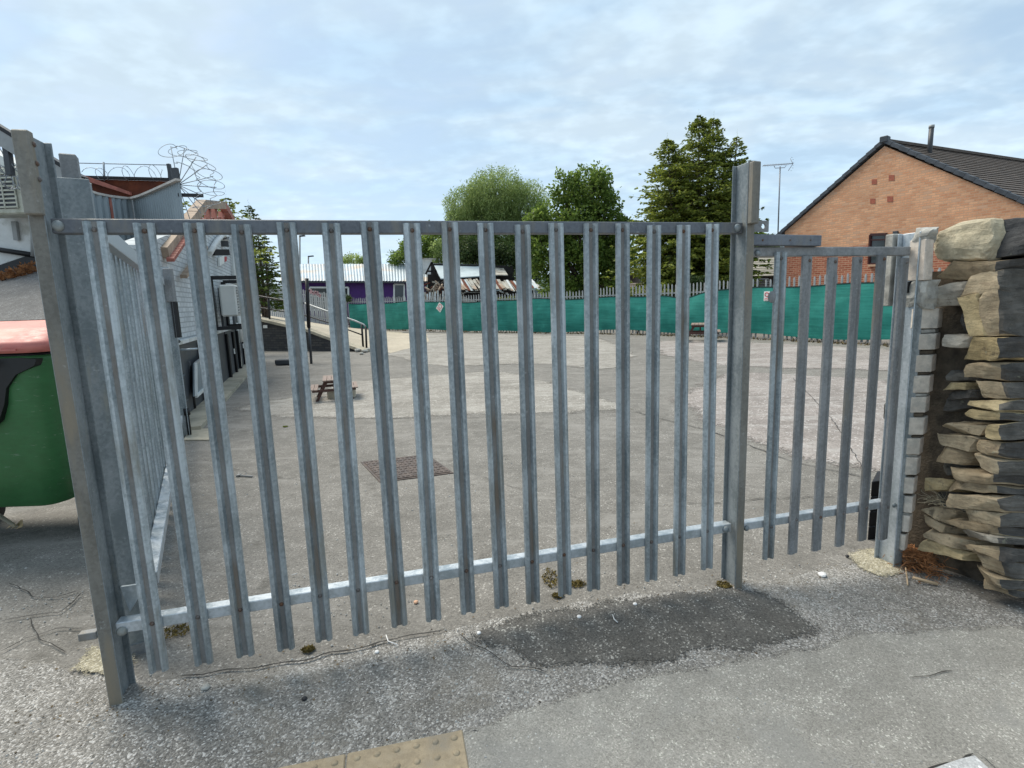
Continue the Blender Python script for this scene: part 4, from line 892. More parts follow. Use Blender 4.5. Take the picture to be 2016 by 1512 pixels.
clad = empty('clad_yard_walls', Y(262, 560, 9.4), 'grey corrugated clad walls with a sagging top edge behind the open gate leaf', 'wall')
def corr(pts, z0, amp, pitch, mat, name, parent, out=(0, -1, 0)):
    """vertical corrugated cladding under a top line (world points, left to right)"""
    mb = MB(); V = []; L = [0]
    for i in range(1, len(pts)): L.append(L[-1]+(V2(pts[i])-V2(pts[i-1])).length)
    n = int(L[-1]/pitch*4); prev = None
    for i in range(n+1):
        d = L[-1]*i/n; j = max(k for k in range(len(L)) if L[k] <= d+1e-9); j = min(j, len(pts)-2); t = (d-L[j])/(L[j+1]-L[j]); p = pts[j].lerp(pts[j+1], t)
        dr = (V2(pts[j+1])-V2(pts[j])).normalized(); nr = Vector((dr.y, -dr.x, 0)); off = nr*(amp if i % 4 in (1, 2) else 0)
        V += [p+off, Vector((p.x+off.x, p.y+off.y, z0 if not callable(z0) else z0(t)))]
    mb.add(V, [(2*i, 2*i+1, 2*i+3, 2*i+2) for i in range(n)]); return mb.build(name, mat, parent)
lt = [(158, 366), (172, 377), (190, 383), (215, 388), (240, 391), (262, 393)]; rt = [(262, 393), (280, 388), (300, 380), (320, 371), (338, 363), (354, 356)]
A0, A1, A3 = Y(150, 420, 8.4), Y(262, 420, 9.8), Y(356, 420, 9.0)
lp_ = [PL(x, y, A0, A1) for x, y in lt]; rp_ = [PL(x, y, A1, A3) for x, y in rt]
corr(lp_, 0, .035, .16, M_CLAD, 'left_cladding', clad); corr(rp_, 0, .012, .07, M_CLAD, 'right_cladding', clad)
cap = MB(); 
for P_ in (lp_, rp_):
    for a, b in zip(P_, P_[1:]): cap.bar(a+Vector((0, -.03, .01)), b+Vector((0, -.03, .01)), .09, .035)
cap.build('coping', plain('pale_coping', (.5, .46, .42), .6), clad)
for x, y in ((179, 380), (218, 388)): p = PL(x, y, A0, A1); MB().bar(Vector((p.x, p.y-.05, 0)), p+Vector((0, -.05, -.02)), .05, .05).build('corner_strip', M_REDW, clad)
rw = MB(); ra, rb_ = Y(150, 352, 11.2), Y(336, 357, 11.2); rw.hexa([Vector((ra.x, ra.y, .5)), Vector((rb_.x, rb_.y, .5)), rb_, ra], (0, .08, 0))
rusty = empty('rusty_wall', Y(250, 400, 11.2), 'dark rust red sheet metal wall rising behind the clad walls', 'wall'); rw.build('sheet', M_RUST, rusty); MB().bar(ra+Vector((0, -.02, .03)), rb_+Vector((0, -.02, .03)), .08, .05).build('top_trim', M_BLK, rusty)
MB().prism([(0, 0), (.9, -.36), (.9, -.42), (0, -.1)], ((1,0,0), (0,0,1)), (0, .06, 0), org=Y(160, 343, 11.1)).build('verge_board', M_REDW, rusty)
tw = empty('barbed_wire_line', Y(250, 330, 11.2), 'line of coiled wire strung on thin posts above the rusty wall', 'razor wire')
MB().tube([Y(150, 321, 11.2), Y(335, 325, 11.2)], .010, 4).build('wire', M_WIRE, tw)
for x, y0, y1 in ((204, 319, 356), (331, 322, 358)): MB().tube([Y(x, y0, 11.2), Y(x+2, y1, 11.2)], .018, 5).build('post', M_WIRE, tw)
MB().bar(Y(332, 323, 11.1), Y(338, 358, 11.1), .06, .06).build('post', M_DKG, tw); MB().bar(Y(344, 331, 9.0), Y(348, 356, 9.0), .09, .06).build('post', M_DKG, tw)
coil(Y(172, 344, 11.15), Y(328, 338, 11.15), .17, 6, .005, 'coil', M_WIRE, None, tw, sq=.75)
fan = empty('razor_wire_fan', Y(352, 360, 9.0), 'fan of radiating spikes wound with razor wire at the corner of the clad wall', 'razor wire')
hub = Y(351, 364, 9.0)
for x, y in ((336, 288), (363, 292), (386, 309), (406, 325), (420, 347), (426, 369), (398, 385), (404, 408), (396, 420), (374, 432), (362, 440)): MB().tube([hub, Y(x, y, 9.0+rnd.uniform(-.1, .1))], .0065, 5).build('spike', M_WIRE, fan)
MB().bar(Y(352, 384, 9.0), Y(399, 385, 9.0), .05, .05).build('arm', M_BLK, fan)
for R_, na in ((.58, 0), (.34, 1)):
    pts = []
    for i in range(60):
        t = i/59; a = math.radians(95-150*t); pts.append(hub+Vector((math.cos(a)*R_*(1+.04*math.sin(i*1.3)), .05*math.sin(i*.9), math.sin(a)*R_)))
    MB().tube(pts, .005, 4).build('arc_wire', M_WIRE, fan)
pts = []
for i in range(230):
    t = i/229; a = math.radians(105-150*t); ph = i*.24+.9*noise.noise(Vector((i*.03, 1, 5))); rr = .52+(.13+.05*noise.noise(Vector((i*.05, 7, 5))))*math.sin(ph); pts.append(hub+Vector((math.cos(a)*rr+.10*math.cos(ph), .15*math.cos(ph), math.sin(a)*rr+.08*math.cos(ph*1.1))))
MB().tube(pts, .0045, 4).build('coil', M_WIRE, fan)

# ------------------------------------------------------------------ white public house along the left of the yard
W0, W1 = Vector((-4.30, 6.55, 0)), Vector((-7.72, 15.75, 0)); WD = (W1-W0).normalized(); WN = Vector((WD.y, -WD.x, 0)); WL = (W1-W0).length
def pub(s, n=0., z=0.): return W0+WD*s+WN*n+Vector((0,0,z))
def pubpx(x, y, n=0.): p = PL(x, y, W0, W1); return p+WN*n
pb = empty('public_house', pub(5), 'white brick public house with grey lower walls along the left of the yard', 'building')
def uvwall(poly, o, ux, uy, thick, mat, name, parent):
    """flat wall face from 2D polygon in metres, with the same metres as UV, plus thickness"""
    o, ux, uy = Vector(o), Vector(ux), Vector(uy); nr = ux.cross(uy).normalized(); n = len(poly); base = wl(parent) if parent else Vector()
    vs = [o+ux*a+uy*b-base for a, b in poly]; vs += [v-nr*thick for v in vs]; fs = [tuple(range(n)), tuple(range(n, 2*n))[::-1]]+[((i+1) % n, i, i+n, (i+1) % n+n) for i in range(n)]
    me = bpy.data.meshes.new(name); me.from_pydata([tuple(v) for v in vs], [], fs); me.materials.append(mat); uv = me.uv_layers.new(name='UVMap')
    for pl in me.polygons:
        for li in pl.loop_indices:
            k = me.loops[li].vertex_index % n; uv.data[li].uv = poly[k]
    o_ = bpy.data.objects.new(name, me); C.objects.link(o_); o_.parent = parent; return o_
def s_of(x, y): p = PL(x, y, W0, W1); return (V2(p)-V2(W0)).dot(V2(WD)), p.z
gp_ = [(0, 1.06), (WL, 1.06), (WL, 3.88), (7.4, 3.58), (4.9, 3.22), (4.2, 2.98), (1.2, 2.55), (0, 2.3)]
uvwall(gp_, W0, WD, (0,0,1), .3, M_WBRK, 'upper_wall', pb)
MB().hexa([pub(0, .03, 0), pub(WL, .03, 0), pub(WL, .03, 1.06), pub(0, .03, 1.06)], -WN*.3).build('lower_wall', M_DKG, pb)
uvwall([(0, 0), (5, 0), (5, 3.8), (0, 3.8)], pub(WL, 0, 0), -WN, (0,0,1), .2, M_WBRK, 'end_wall', pb)
MB().bar(pub(.1, .05, 1.08), pub(WL, .05, 1.08), .05, .05).build('band', M_WHT, pb)
MB().hexa([pub(0, .03, 0), pub(WL, .03, 0), pub(WL, .35, 0), pub(0, .35, 0)], Vector((0,0,.06))).build('kerb', M_CONC, pb)
for s0 in (2.3, 5.35, 7.2):     # doors
    d_ = MB().hexa([pub(s0, .045, .07), pub(s0+.95, .045, .07), pub(s0+.95, .045, 1.98 if s0 > 5 else 1.0), pub(s0, .045, 1.98 if s0 > 5 else 1.0)], -WN*.05).build('door', M_DKG, pb)
    MB().bar(pub(s0-.03, .07, .06), pub(s0-.03, .07, 1.0), .05, .05).build('door_post', M_BLK, d_); MB().bar(pub(s0+.98, .07, .06), pub(s0+.98, .07, 1.0), .05, .05).build('door_post', M_BLK, d_)
    MB().bar(pub(s0+.85, .08, .5), pub(s0+.85, .08, .62), .02, .03).build('handle', M_WHTC, d_)
for (x0, y0, x1, y1, r_, mt_) in ((463, 455, 470, 560, .05, M_WHTC), (452, 470, 456, 560, .05, M_WHTC), (462, 620, 469, 673, .06, M_WHTC), (459, 636, 468, 722, .025, M_WHTC)):
    MB().tube([pubpx(x0, y0, .08), pubpx(x1, y1, .08)], r_).build('downpipe', mt_, pb)
MB().tube([pubpx(405, 500, .06), pubpx(420, 475, .06), pubpx(432, 463, .06), pubpx(440, 465, .06), pubpx(440, 474, .06)], .06, 6).build('bargeboard', M_WHT, pb)
sg = MB().hexa([pubpx(427, 507, .05), pubpx(437, 502, .05), pubpx(437, 518, .05), pubpx(428, 524, .05)], -WN*.04).build('wall_box', M_WHTC, pb)
MB().hexa([pubpx(438, 506, .05), pubpx(442, 505, .05), pubpx(442, 514, .05), pubpx(438, 516, .05)], -WN*.04).build('red_plaque', plain('red_plaque', (.45, .02, .03)), pb)
lampw = MB(); lampw.bar(pubpx(417, 497, .0), pubpx(421, 497, .25), .15, .12).build('wall_lamp', M_BLK, pb); MB().bar(pubpx(436, 480, 0), pubpx(436, 480, .15), .15, .12).build('camera_housing', M_DKG, pb)
# sloping tiled copings with red timber stair top
cp = empty('stair_canopy', pubpx(420, 440), 'pinkish timber stair canopy with red uprights on top of the white wall', 'canopy')
path = [pubpx(x, y, .0) for x, y in ((318, 498), (348, 462), (380, 425), (398, 402), (438, 404), (447, 418), (456, 434))]
for a, b, r_ in zip(path, path[1:], (.14, .16, .2, .2, .2, .2)): MB().bar(a, b, .16, .10+r_*.35).build('top_beam', M_TIMB if a.x > -6.6 and a.z < 3.7 else M_REDW, cp)
for x, y0, y1 in ((402, 412, 436), (419, 410, 436), (431, 408, 436), (444, 420, 436)): MB().bar(pubpx(x, y0, -.1), pubpx(x, y1, -.1), .12, .12).build('upright', M_REDW, cp)
MB().hexa([pubpx(398, 432, -.1), pubpx(454, 426, -.1), pubpx(456, 452, -.1), pubpx(398, 452, -.1)], -WN*.08).build('boarding', M_REDW, cp)
tlp = empty('tiled_coping', pubpx(350, 530), 'two stepped clay tile copings sloping down the near end of the white wall', 'coping')
for (x0, y0, x1, y1, mt_) in ((318, 512, 350, 468, M_REDW), (346, 545, 392, 486, M_TIMB)):
    for k in range(9):
        a = pubpx(x0+(x1-x0)*k/9, y0+(y1-y0)*k/9, .10); b = pubpx(x0+(x1-x0)*(k+.85)/9, y0+(y1-y0)*(k+.85)/9, .10); MB().bar(a, b, .09, .045).build('tile', mt_, tlp)
# air conditioner in a black cage
cg = empty('caged_air_conditioner', pub(5.2, .3, 1.1), 'white air conditioner inside a black steel cage on the public house wall', 'air conditioner')
s0, _ = s_of(400, 600); s1, _ = s_of(443, 600); s0 = 4.1; s1 = 5.8
for s in (s0, s1):
    for n_ in (.06, .70): MB().bar(pub(s, n_, 1.16), pub(s, n_, 2.12), .07, .07).build('upright', M_BLK, cg)
    for z in (1.16, 2.12): MB().bar(pub(s, .06, z), pub(s, .70, z), .07, .07).build('cage_bar', M_BLK, cg)
for z in (1.16, 2.12):
    for n_ in (.70,): MB().bar(pub(s0, n_, z), pub(s1, n_, z), .07, .07).build('cage_bar', M_BLK, cg)
acunit(pub(s1-.45, .45, 2.0), 1.0, .62, .3, cg, M_WHTC, fy=WN, ux_=-WD)
acunit(pub(s0+.16, .10, 2.0), .01, .62, .01, cg, M_WHTC, fy=-WD, ux_=WN)
# glazed hatch panel near the leaf end
ht_ = empty('framed_panel', pub(1.2, .1, .5), 'grey panel with a white edge standing against the near end of the dark wall', 'panel')
q = [pubpx(366, 716, .12), pubpx(402, 692, .12), pubpx(402, 752, .12), pubpx(366, 782, .12)]
MB().hexa(q, -WN*.03).build('panel', M_CLAD, ht_)
for a, b in ((0, 1), (1, 2), (2, 3), (3, 0)): MB().bar(q[a]+WN*.01, q[b]+WN*.01, .03, .04).build('edge', M_WHTC if a in (2, 3) else M_PIPE, ht_)
p = G(381, 812); setp(MB().tube([p, p+Vector((0, 0, .75))], .045, 12).dome(p+Vector((0, 0, .75)), .045, .03).build('bollard', M_BLK), 'short black bollard at the near corner of the public house', 'bollard')

# ------------------------------------------------------------------ ramp, retaining wall, handrail, grey palisade fence
N = [G(728, 692), PL(680, 675, (-4.9, 18.1), (-8.9, 19.6)), PL(612, 650, (-4.9, 18.1), (-8.9, 19.6)), PL(515, 628, (-4.9, 18.1), (-8.9, 19.6)), PL(430, 612, (-4.9, 18.1), (-8.9, 19.6))]
Fr = [Y(835, 655, 29.5), Y(735, 650, 30.5), Y(660, 642, 31), Y(560, 626, 31), Y(470, 612, 31)]
Fl = [Vector((p.x, p.y, p.z)) for p in Fr]
Mi = [G(780, 672), None, None, None, None]
surf('concrete_ramp', [[a.lerp(b, k/6) for a, b in zip(N, Fl)] for k in range(7)], M_RAMP, 'pale jointed concrete ramp rising to the left behind the yard', jit=.0)
tri = [N[0], G(800, 685), G(850, 668), Fl[0]]
sheet('concrete_apron', [G(728, 690), G(770, 695), G(815, 684), G(845, 672), G(840, 658), G(775, 655)], M_RAMP, .010, 'pale concrete apron at the foot of the ramp', jit=.1, grid=.4, step=.3)
rwll = empty('retaining_wall', G(620, 690), 'dark painted stone retaining wall under the concrete ramp', 'wall')
a_, b_ = Vector((N[0].x, N[0].y, 0)), Vector((N[4].x, N[4].y, 0)); rl = (b_-a_).length; rd = (a_-b_).normalized()
poly = [(0, -.1), (rl, -.1)]+[((Vector((p.x, p.y, 0))-b_).length, p.z-.01) for p in N]
uvwall([(x, z) for x, z in poly], b_, rd, (0,0,1), .3, M_DSTONE, 'face', rwll)
for a, b in zip(N, N[1:]): MB().bar(a+Vector((.0, -.12, .0)), b+Vector((.0, -.12, .0)), .30, .09).build('coping', M_CONC, rwll)
dq = [PL(x, y, (-4.9, 18.0), (-8.9, 19.5)) for x, y in ((518, 650), (538, 650), (540, 692), (522, 694))]; MB().hexa(dq, (0, .1, 0)).build('door', M_BLK, rwll)
lq = [PL(x, y, (-4.9, 17.95), (-8.9, 19.45)) for x, y in ((518, 640), (526, 640), (526, 646), (518, 646))]; MB().hexa(lq, (0, .1, 0)).build('bulkhead_light', M_WHTC, rwll)
for (x, y, r_) in ((705, 693, .12), (718, 694, .10), (728, 692, .13), (712, 698, .07)): pebble(x, y, r_, M_MORTAR, {705: 'rubble lump left at the foot of the ramp wall', 718: 'rubble lump in the middle at the foot of the ramp', 728: 'rightmost rubble lump under the handrail end', 712: 'smallest rubble lump in front of the ramp foot'}[x])
hr = empty('handrail', G(720, 690), 'black tubular handrail with a pale top running down the ramp edge', 'handrail')
M_HR = plain('handrail_silver', (.42, .43, .43), .45, .3)
RP = ((-4.9, 18.15), (-8.9, 19.65))
def rpx(x, y): return PL(x, y, *RP)
MB().tube([rpx(430, 566), rpx(510, 583), rpx(556, 591), rpx(600, 597)], .03).build('top_rail', M_BLK, hr)
MB().tube([rpx(600, 597), rpx(642, 612), rpx(700, 632), rpx(716, 639), rpx(720, 643)], .03).build('top_rail', M_HR, hr)
MB().tube([rpx(430, 596), rpx(514, 606), rpx(560, 613), rpx(604, 622), rpx(646, 635), rpx(712, 659)], .022).build('middle_rail', M_BLK, hr)
for x, y0, x1, y1 in ((528, 588, 531, 628), (607, 600, 609, 648), (712, 638, 715, 684), (720, 643, 722, 692)): MB().tube([rpx(x, y0), rpx(x1, y1)], .035).build('post', M_BLK, hr)
pl_ = empty('tall_post', G(613, 715), 'tall thin black post with red and white tape in front of the ramp', 'post')
c0, c1 = G(613, 716), Y(604, 548, G(613, 716).y); MB().tube([c0, Y(608, 640, c0.y+.02)], .035).build('shaft', M_DKG, pl_); MB().tube([Y(608, 645, c0.y+.02), c1], .05).build('shaft', M_BLK, pl_)
M_TAPE = plain('red_white_tape', (.62, .35, .34), .6, 0, .3, 8)
tp = MB(); a, b = Y(606, 572, c0.y), Y(632, 581, c0.y)
for k in range(6): p, q_ = a.lerp(b, k/6), a.lerp(b, (k+.8)/6); tp.bar(p+Vector((0, 0, .05*math.sin(k*2))), q_+Vector((0, 0, .05*math.sin(k*2+2))), .02, .08)
setp(tp.build('warning_tape', M_TAPE), 'strip of red and white tape tied to the tall post', 'tape')
br = empty('road_barrier_foot', G(556, 722), 'low dark rubber block lying on the yard left of the tall post', 'block'); MB().box(G(566, 718)+Vector((0, 0, .08)), (.55, .3, .14)).build('block', M_DKG, br, .02)
gf = empty('grey_palisade_fence', Y(590, 630, 31), 'weathered grey palisade fence on top of the ramp at the left', 'fence')
def far_pale(h, wd=.07):
    mb = MB(); t = .012
    prof = [(-wd/2, 0), (-wd/4, -t), (wd/4, -t), (wd/2, 0)]
    mb.add([(x, y, 0) for x, y in prof]+[(x, y, h-.05 if i in (0, 3) else h) for i, (x, y) in enumerate(prof)], [(0,1,5,4),(1,2,6,5),(2,3,7,6)]); return mb
FP2 = far_pale(1.95, .11).build('pale', M_FARZ); protos.append(FP2)
ga, gb = Y(500, 616, 33.5), Y(652, 641, 31); L_ = (V2(gb)-V2(ga)).length; n = int(L_/.155)
for i in range(n+1):
    t = i/n; p = ga.lerp(gb, t); put(FP2, gf, p+Vector((0, 0, -.1)), math.atan2(gb.y-ga.y, gb.x-ga.x), (1, 1, 1+rnd.uniform(-.02, .02)))
for h in (.35, 1.55): MB().bar(ga+Vector((0, .03, h)), gb+Vector((0, .03, h)), .05, .05).build('rail', M_FARZ, gf)

# ------------------------------------------------------------------ back fence with green netting
FA = [(-13.5, 34.9, .35), (-9.4, 31.8, .15), (-.11, 25.6, 0), (3.65, 22.7, 0), (6.33, 19.96, 0), (8.1, 17.25, 0), (9.98, 14.09, 0), (12.9, 9.6, 0)]
FA = [Vector(p) for p in FA]
back = empty('palisade_fence', (-.11, 25.6, 0), 'far palisade fence behind the dark stretch of green netting', 'fence'); rightf = empty('palisade_fence', (8.1, 17.25, 0), 'palisade fence running along the right side behind the bright green netting', 'fence')
FP = far_pale(1.88, .065).build('pale', M_FARZ); FPB = far_pale(1.78, .065).build('pale', M_FARZ); protos += [FP, FPB]
for k, (a, b) in enumerate(zip(FA, FA[1:])):
    par = back if k < 3 else rightf; L_ = (b-a).length; d = (b-a).normalized(); nn = Vector((-d.y, d.x, 0)) if k < 99 else 0; n = int(L_/.155)
    if nn.y < 0: nn = -nn
    for i in range(n): put(FPB if k < 3 else FP, par, a+d*(i*.155)+nn*.10+Vector((0, 0, .04)), math.atan2(d.y, d.x), (1, 1, 1+rnd.uniform(-.015, .015)))
    for h in (.32, 1.58): MB().bar(a+nn*.13+Vector((0, 0, h)), b+nn*.13+Vector((0, 0, h)), .05, .045).build('rail', M_FARZ, par)
def netting(pts, ztop, zbot, label):
    """ztop(d), zbot(d) along the length"""
    L = [0]
    for i in range(1, len(pts)): L.append(L[-1]+(V2(pts[i])-V2(pts[i-1])).length)
    nx = int(L[-1]/.12); nz = 12; V = []; F = []
    for i in range(nx+1):
        d = L[-1]*i/nx; j = min(max(k for k in range(len(L)) if L[k] <= d+1e-9), len(pts)-2); p = pts[j].lerp(pts[j+1], (d-L[j])/(L[j+1]-L[j])); dr = (pts[j+1]-pts[j]).normalized(); nr = Vector((dr.y, -dr.x, 0))
        for k in range(nz+1):
            t = k/nz; z = zbot(d)+(ztop(d)-zbot(d))*t; bel = .07*abs(math.sin(d*2*math.pi/5.6))*math.sin(t*math.pi)+.028*noise.noise(Vector((d*1.6, z*2.6, pts[0].x)))+.020*noise.noise(Vector((d*5, z*3, 1)))
            V.append(Vector((p.x, p.y, p.z*(1-t*.0)+z))+nr*bel)
    F = [(i*(nz+1)+k, (i+1)*(nz+1)+k, (i+1)*(nz+1)+k+1, i*(nz+1)+k+1) for i in range(nx) for k in range(nz)]
    t = empty('green_netting', pts[len(pts)//2], label, 'netting'); MB().add(V, F, 0, True).build('mesh', M_NET, t)
    e = MB()
    for i in range(0, nx, 1): e.bar(V[i*(nz+1)+nz], V[(i+1)*(nz+1)+nz], .02, .035)
    e.build('hem', M_GREENL, t); return t
dl = lambda d: 1.50-.04*math.sin(d*.9)-.02*math.sin(d*2.3)
netting(FA[1:4], dl, lambda d: .06+.03*math.sin(d*1.3), 'dark green netting stretched along the far end fence')
sag = lambda d: (1.50 if d < 3.5 else 1.50)-.22*math.exp(-((d-3.3)/.8)**2)*0+.14*ss(4.2, 5.4, d)-.14*math.exp(-((d-3.9)/.55)**2)+.02*math.sin(d*2.1)
netting([p+Vector((0, 0, 0)) for p in FA[3:]], sag, lambda d: .14+.05*math.sin(d*1.2), 'bright green netting along the right hand fence')
def sign(px_, A, B, wd, ht, ang, label):
    p = PL(*px_, A, B)+Vector((-.05, -.09, 0)); d = (B-A).normalized(); t = empty('warning_sign', p, label, 'sign'); up = Vector((0,0,1)); nr = Vector((d.y, -d.x, 0)); c, s_ = math.cos(ang), math.sin(ang)
    if nr.y > 0: nr = -nr
    ux_ = (d*c+up*s_); uy_ = (up*c-d*s_); q = lambda a, b, o=0: p+ux_*a+uy_*b+nr*o
    def pln(a0, b0, a1, b1, o, mt_, nm, par): return MB().hexa([q(a0, b0, o), q(a1, b0, o), q(a1, b1, o), q(a0, b1, o)], -nr*.004).build(nm, mt_, par)
    bd = pln(-wd/2, -ht/2, wd/2, ht/2, 0, M_WHTC, 'board', t)
    rd_ = plain('sign_red', (.55, .03, .04)); bk = plain('sign_ink', (.03, .03, .04))
    MB().tube([q(.09*math.cos(k*math.pi/8)*wd/.3, ht*.17+.09*math.sin(k*math.pi/8)*wd/.3, .004) for k in range(16)], .012, 5, closed=True).build('ring', rd_, bd)
    pln(-wd*.36, -ht*.42, wd*.36, -ht*.20, .006, rd_, 'red_panel', bd)
    for k in range(3): pln(-wd*.30+k*wd*.22, -ht*.38, -wd*.30+k*wd*.22+wd*.15, -ht*.25, .011, M_WHTC, 'print', bd)
sign((868, 605), FA[1], FA[2], .34, .40, R(-38), 'small white sign hanging crooked on the dark netting')
sign((1510, 583), FA[5], FA[6], .20, .30, 0, 'small white and red sign upright on the bright green netting')
# weeds and soil along the fence foot
mb = MB()
for a, b in zip(FA[1:], FA[2:]):
    for _ in range(int((b-a).length*45)):
        p = a.lerp(b, rnd.random())+Vector((rnd.uniform(-.35, .1), rnd.uniform(-.35, .1), 0)); h = rnd.uniform(.02, .11); e = Vector((rnd.gauss(0, 1), rnd.gauss(0, 1), 0)).normalized()*.03; mb.add([p-e, p+e, p+Vector((rnd.gauss(0, .03), rnd.gauss(0, .03), h))], [(0,1,2)])
setp(mb.build('fence_foot_weeds', plain('dry_weeds', (.13, .10, .05), .95, 0, .5, 6)), 'brownish weeds and litter along the foot of the netted fence', kind='stuff')

# ------------------------------------------------------------------ picnic tables
def picnic(name_lbl, loc, rz, sc_=1.):
    t = bpy.data.objects.new('picnic_table', None); C.objects.link(t); t.location = loc; setp(t, name_lbl, 'picnic table', 'picnic tables in the yard'); t.rotation_euler.z = rz; t.scale = (sc_,)*3
    def lb(mb, n, m_):
        o = mb.build(n, m_); o.parent = t; return o
    for i in range(5): lb(MB().box((0, -.30+i*.15, .75), (1.5, .135, .038)), 'top_plank', M_BROWNT)
    for sy in (-1, 1):
        for k in range(2): lb(MB().box((0, sy*(.62+.14*k), .44), (1.5, .125, .038)), 'seat_plank', M_BROWNT)
    for sx in (-1, 1):
        x = sx*.55
        for sy in (-1, 1): lb(MB().bar((x, sy*.62, 0), (x, sy*.22, .73), .09, .045, up=(1,0,0)), 'leg', M_BROWNW)
        lb(MB().box((x+.05*sx, 0, .39), (.045, 1.5, .09)), 'seat_bearer', M_BROWNW); lb(MB().box((x+.05*sx, 0, .69), (.045, .70, .09)), 'top_bearer', M_BROWNW)
        lb(MB().bar((x-.05*sx, 0, .40), (x-.30*sx, 0, .70), .05, .05), 'brace', M_BROWNW)
    return t
picnic('brown picnic table standing near the middle left of the yard', G(648, 790)+Vector((.0, .30, 0)), R(108), .45)
picnic('dark brown picnic table far off by the bright green netting', G(1372, 672)+Vector((.1, 0, 0)), R(70), .74)
sb = empty('concrete_block', G(648, 795), 'pale concrete block under the near picnic table', 'block'); MB().box(G(652, 796)+Vector((0, .55, .07)), (.42, .2, .14)).build('block', M_CONC, sb, .01)

# ------------------------------------------------------------------ buildings beyond the fence
def corr_roof(a, b, c, d, pitch, amp, mat, name, parent):
    """a,b eaves left/right; d,c ridge left/right; corrugations run up the slope"""
    n = max(4, int((b-a).length/pitch)*2); V = []; nr = (b-a).cross(d-a).normalized()
    for i in range(n+1): t = i/n; o = nr*(amp if i % 2 else 0); V += [a.lerp(b, t)+o, d.lerp(c, t)+o]
    mb = MB().add(V, [(2*i, 2*i+2, 2*i+3, 2*i+1) for i in range(n)]); return mb.build(name, mat, parent)
M_CROOF = plain('pale_corrugated_sheet', (.36, .42, .46), .5, .15, .1, .6, dirt=(.42, .36, .30), dsc=.5)
pu = empty('purple_building', Y(700, 600, 37), 'low purple building with a pale corrugated metal roof', 'building')
PLT = lambda x, y, o=0: PL(x, y, (-14.2, 36.5-o), (-5.9, 38.0-o))
MB().hexa([PLT(560, 640), PLT(838, 640), PLT(838, 549), PLT(560, 551)], (0, .3, 0)).build('wall', M_PURP, pu)
corr_roof(PLT(552, 553, .5), PLT(842, 554, .5), Y(842, 520, 41), Y(552, 520, 41), .19, .035, M_CROOF, 'roof', pu)
MB().bar(PLT(552, 555, .42), PLT(842, 556, .42), .1, .1).build('gutter', M_DKG, pu)
for x0, y0, x1, y1 in ((610, 566, 645, 610), (658, 566, 686, 582), (776, 560, 796, 602)):
    fr = MB(); q = [PLT(x0, y0, .05), PLT(x1, y0, .05), PLT(x1, y1, .05), PLT(x0, y1, .05)]; 
    for a, b in ((0, 1), (1, 2), (2, 3), (3, 0)): fr.bar(q[a], q[b], .1, .11)
    w_ = fr.build('window', M_WHTC, pu); MB().hexa([p+Vector((0, .03, 0)) for p in q], (0, .02, 0)).build('pane', M_GLASS, w_)
ru = empty('collapsed_shed', Y(930, 590, 35), 'collapsed shed with slipped pale roof sheets and a dark gap', 'building')
M_SHEET = plain('pale_roof_sheet', (.46, .53, .55), .5, 0, .1, .8); M_OLDSH = plain('old_roof_sheet', (.42, .40, .35), .8, 0, .25, 3, dirt=(.22, .17, .12)); M_BURNT = plain('burnt_timber', (.025, .022, .02), .9, 0, .4)
MB().hexa([Y(842, 518, 38), Y(1010, 523, 38), Y(1020, 600, 38), Y(842, 600, 38)], (0, .3, 0)).build('back_wall', M_BURNT, ru)
MB().hexa([Y(868, 548, 36.2), Y(946, 543, 36.2), Y(946, 521, 38.3), Y(850, 518, 38.3)], (0, 0, -.06)).build('roof_sheet', M_SHEET, ru)
MB().hexa([Y(976, 541, 36.2), Y(1000, 541, 36.2), Y(990, 526, 38.3), Y(972, 524, 38.3)], (0, 0, -.06)).build('roof_sheet', M_OLDSH, ru)
MB().hexa([Y(946, 543, 36.2), Y(976, 541, 36.2), Y(972, 523, 38.3), Y(944, 521, 38.3)], (0, 0, -.06)).build('roof_sheet', M_OLDSH, ru)
MB().hexa([Y(826, 540, 36.6), Y(848, 540, 36.6), Y(850, 510, 36.6), Y(826, 508, 36.6)], (0, .1, 0)).build('gable_sheet', M_WHT, ru)
MB().bar(Y(826, 509, 36.4), Y(858, 510, 36.4), .1, .08).build('ridge', M_OLDSH, ru)
for i in range(46):
    t = i/46; x = 903+t*160; j = rnd.uniform(-2, 2); y0 = 550+rnd.uniform(-2, 4)+t*2; y1 = 573+rnd.uniform(-5, 2)-t*1
    mt_ = rnd.choice((M_OLDSH, M_OLDSH, M_SHEET, M_WHT, M_TIMB)); 
    if i % 9 == 5: mt_ = M_RUST
    MB().bar(Y(x-8+j, y0, 35.6), Y(x+6+j, y1, 34.2), rnd.uniform(.10, .22), .03).build('slipped_sheet', mt_, ru)
MB().hexa([Y(905, 577, 34.6), Y(1068, 570, 34.6), Y(1068, 600, 34.6), Y(905, 600, 34.6)], (0, .2, 0)).build('front_wall', M_BURNT, ru)
for x0, y0, x1, y1, mt_ in ((905, 576, 1000, 577, M_OLDSH), (983, 573, 1002, 580, M_WHT), (912, 575, 913, 590, M_OLDSH), (905, 592, 950, 590, M_OLDSH), (916, 577, 990, 577, M_BURNT)): MB().bar(Y(x0, y0, 34.3), Y(x1, y1, 34.3), .07, .07).build('timber', mt_, ru)
MB().prism([(0, 0), (1.1, 0), (1.0, .12), (0, .55)], ((1,0,0), (0,0,1)), (0, .1, 0), org=Y(905, 598, 34.2)).build('rubble_sheet', M_OLDSH, ru)
rp2 = empty('demolition_rubble', Y(855, 580, 34.5), 'heap of broken timbers and red debris beside the collapsed shed', 'rubble')
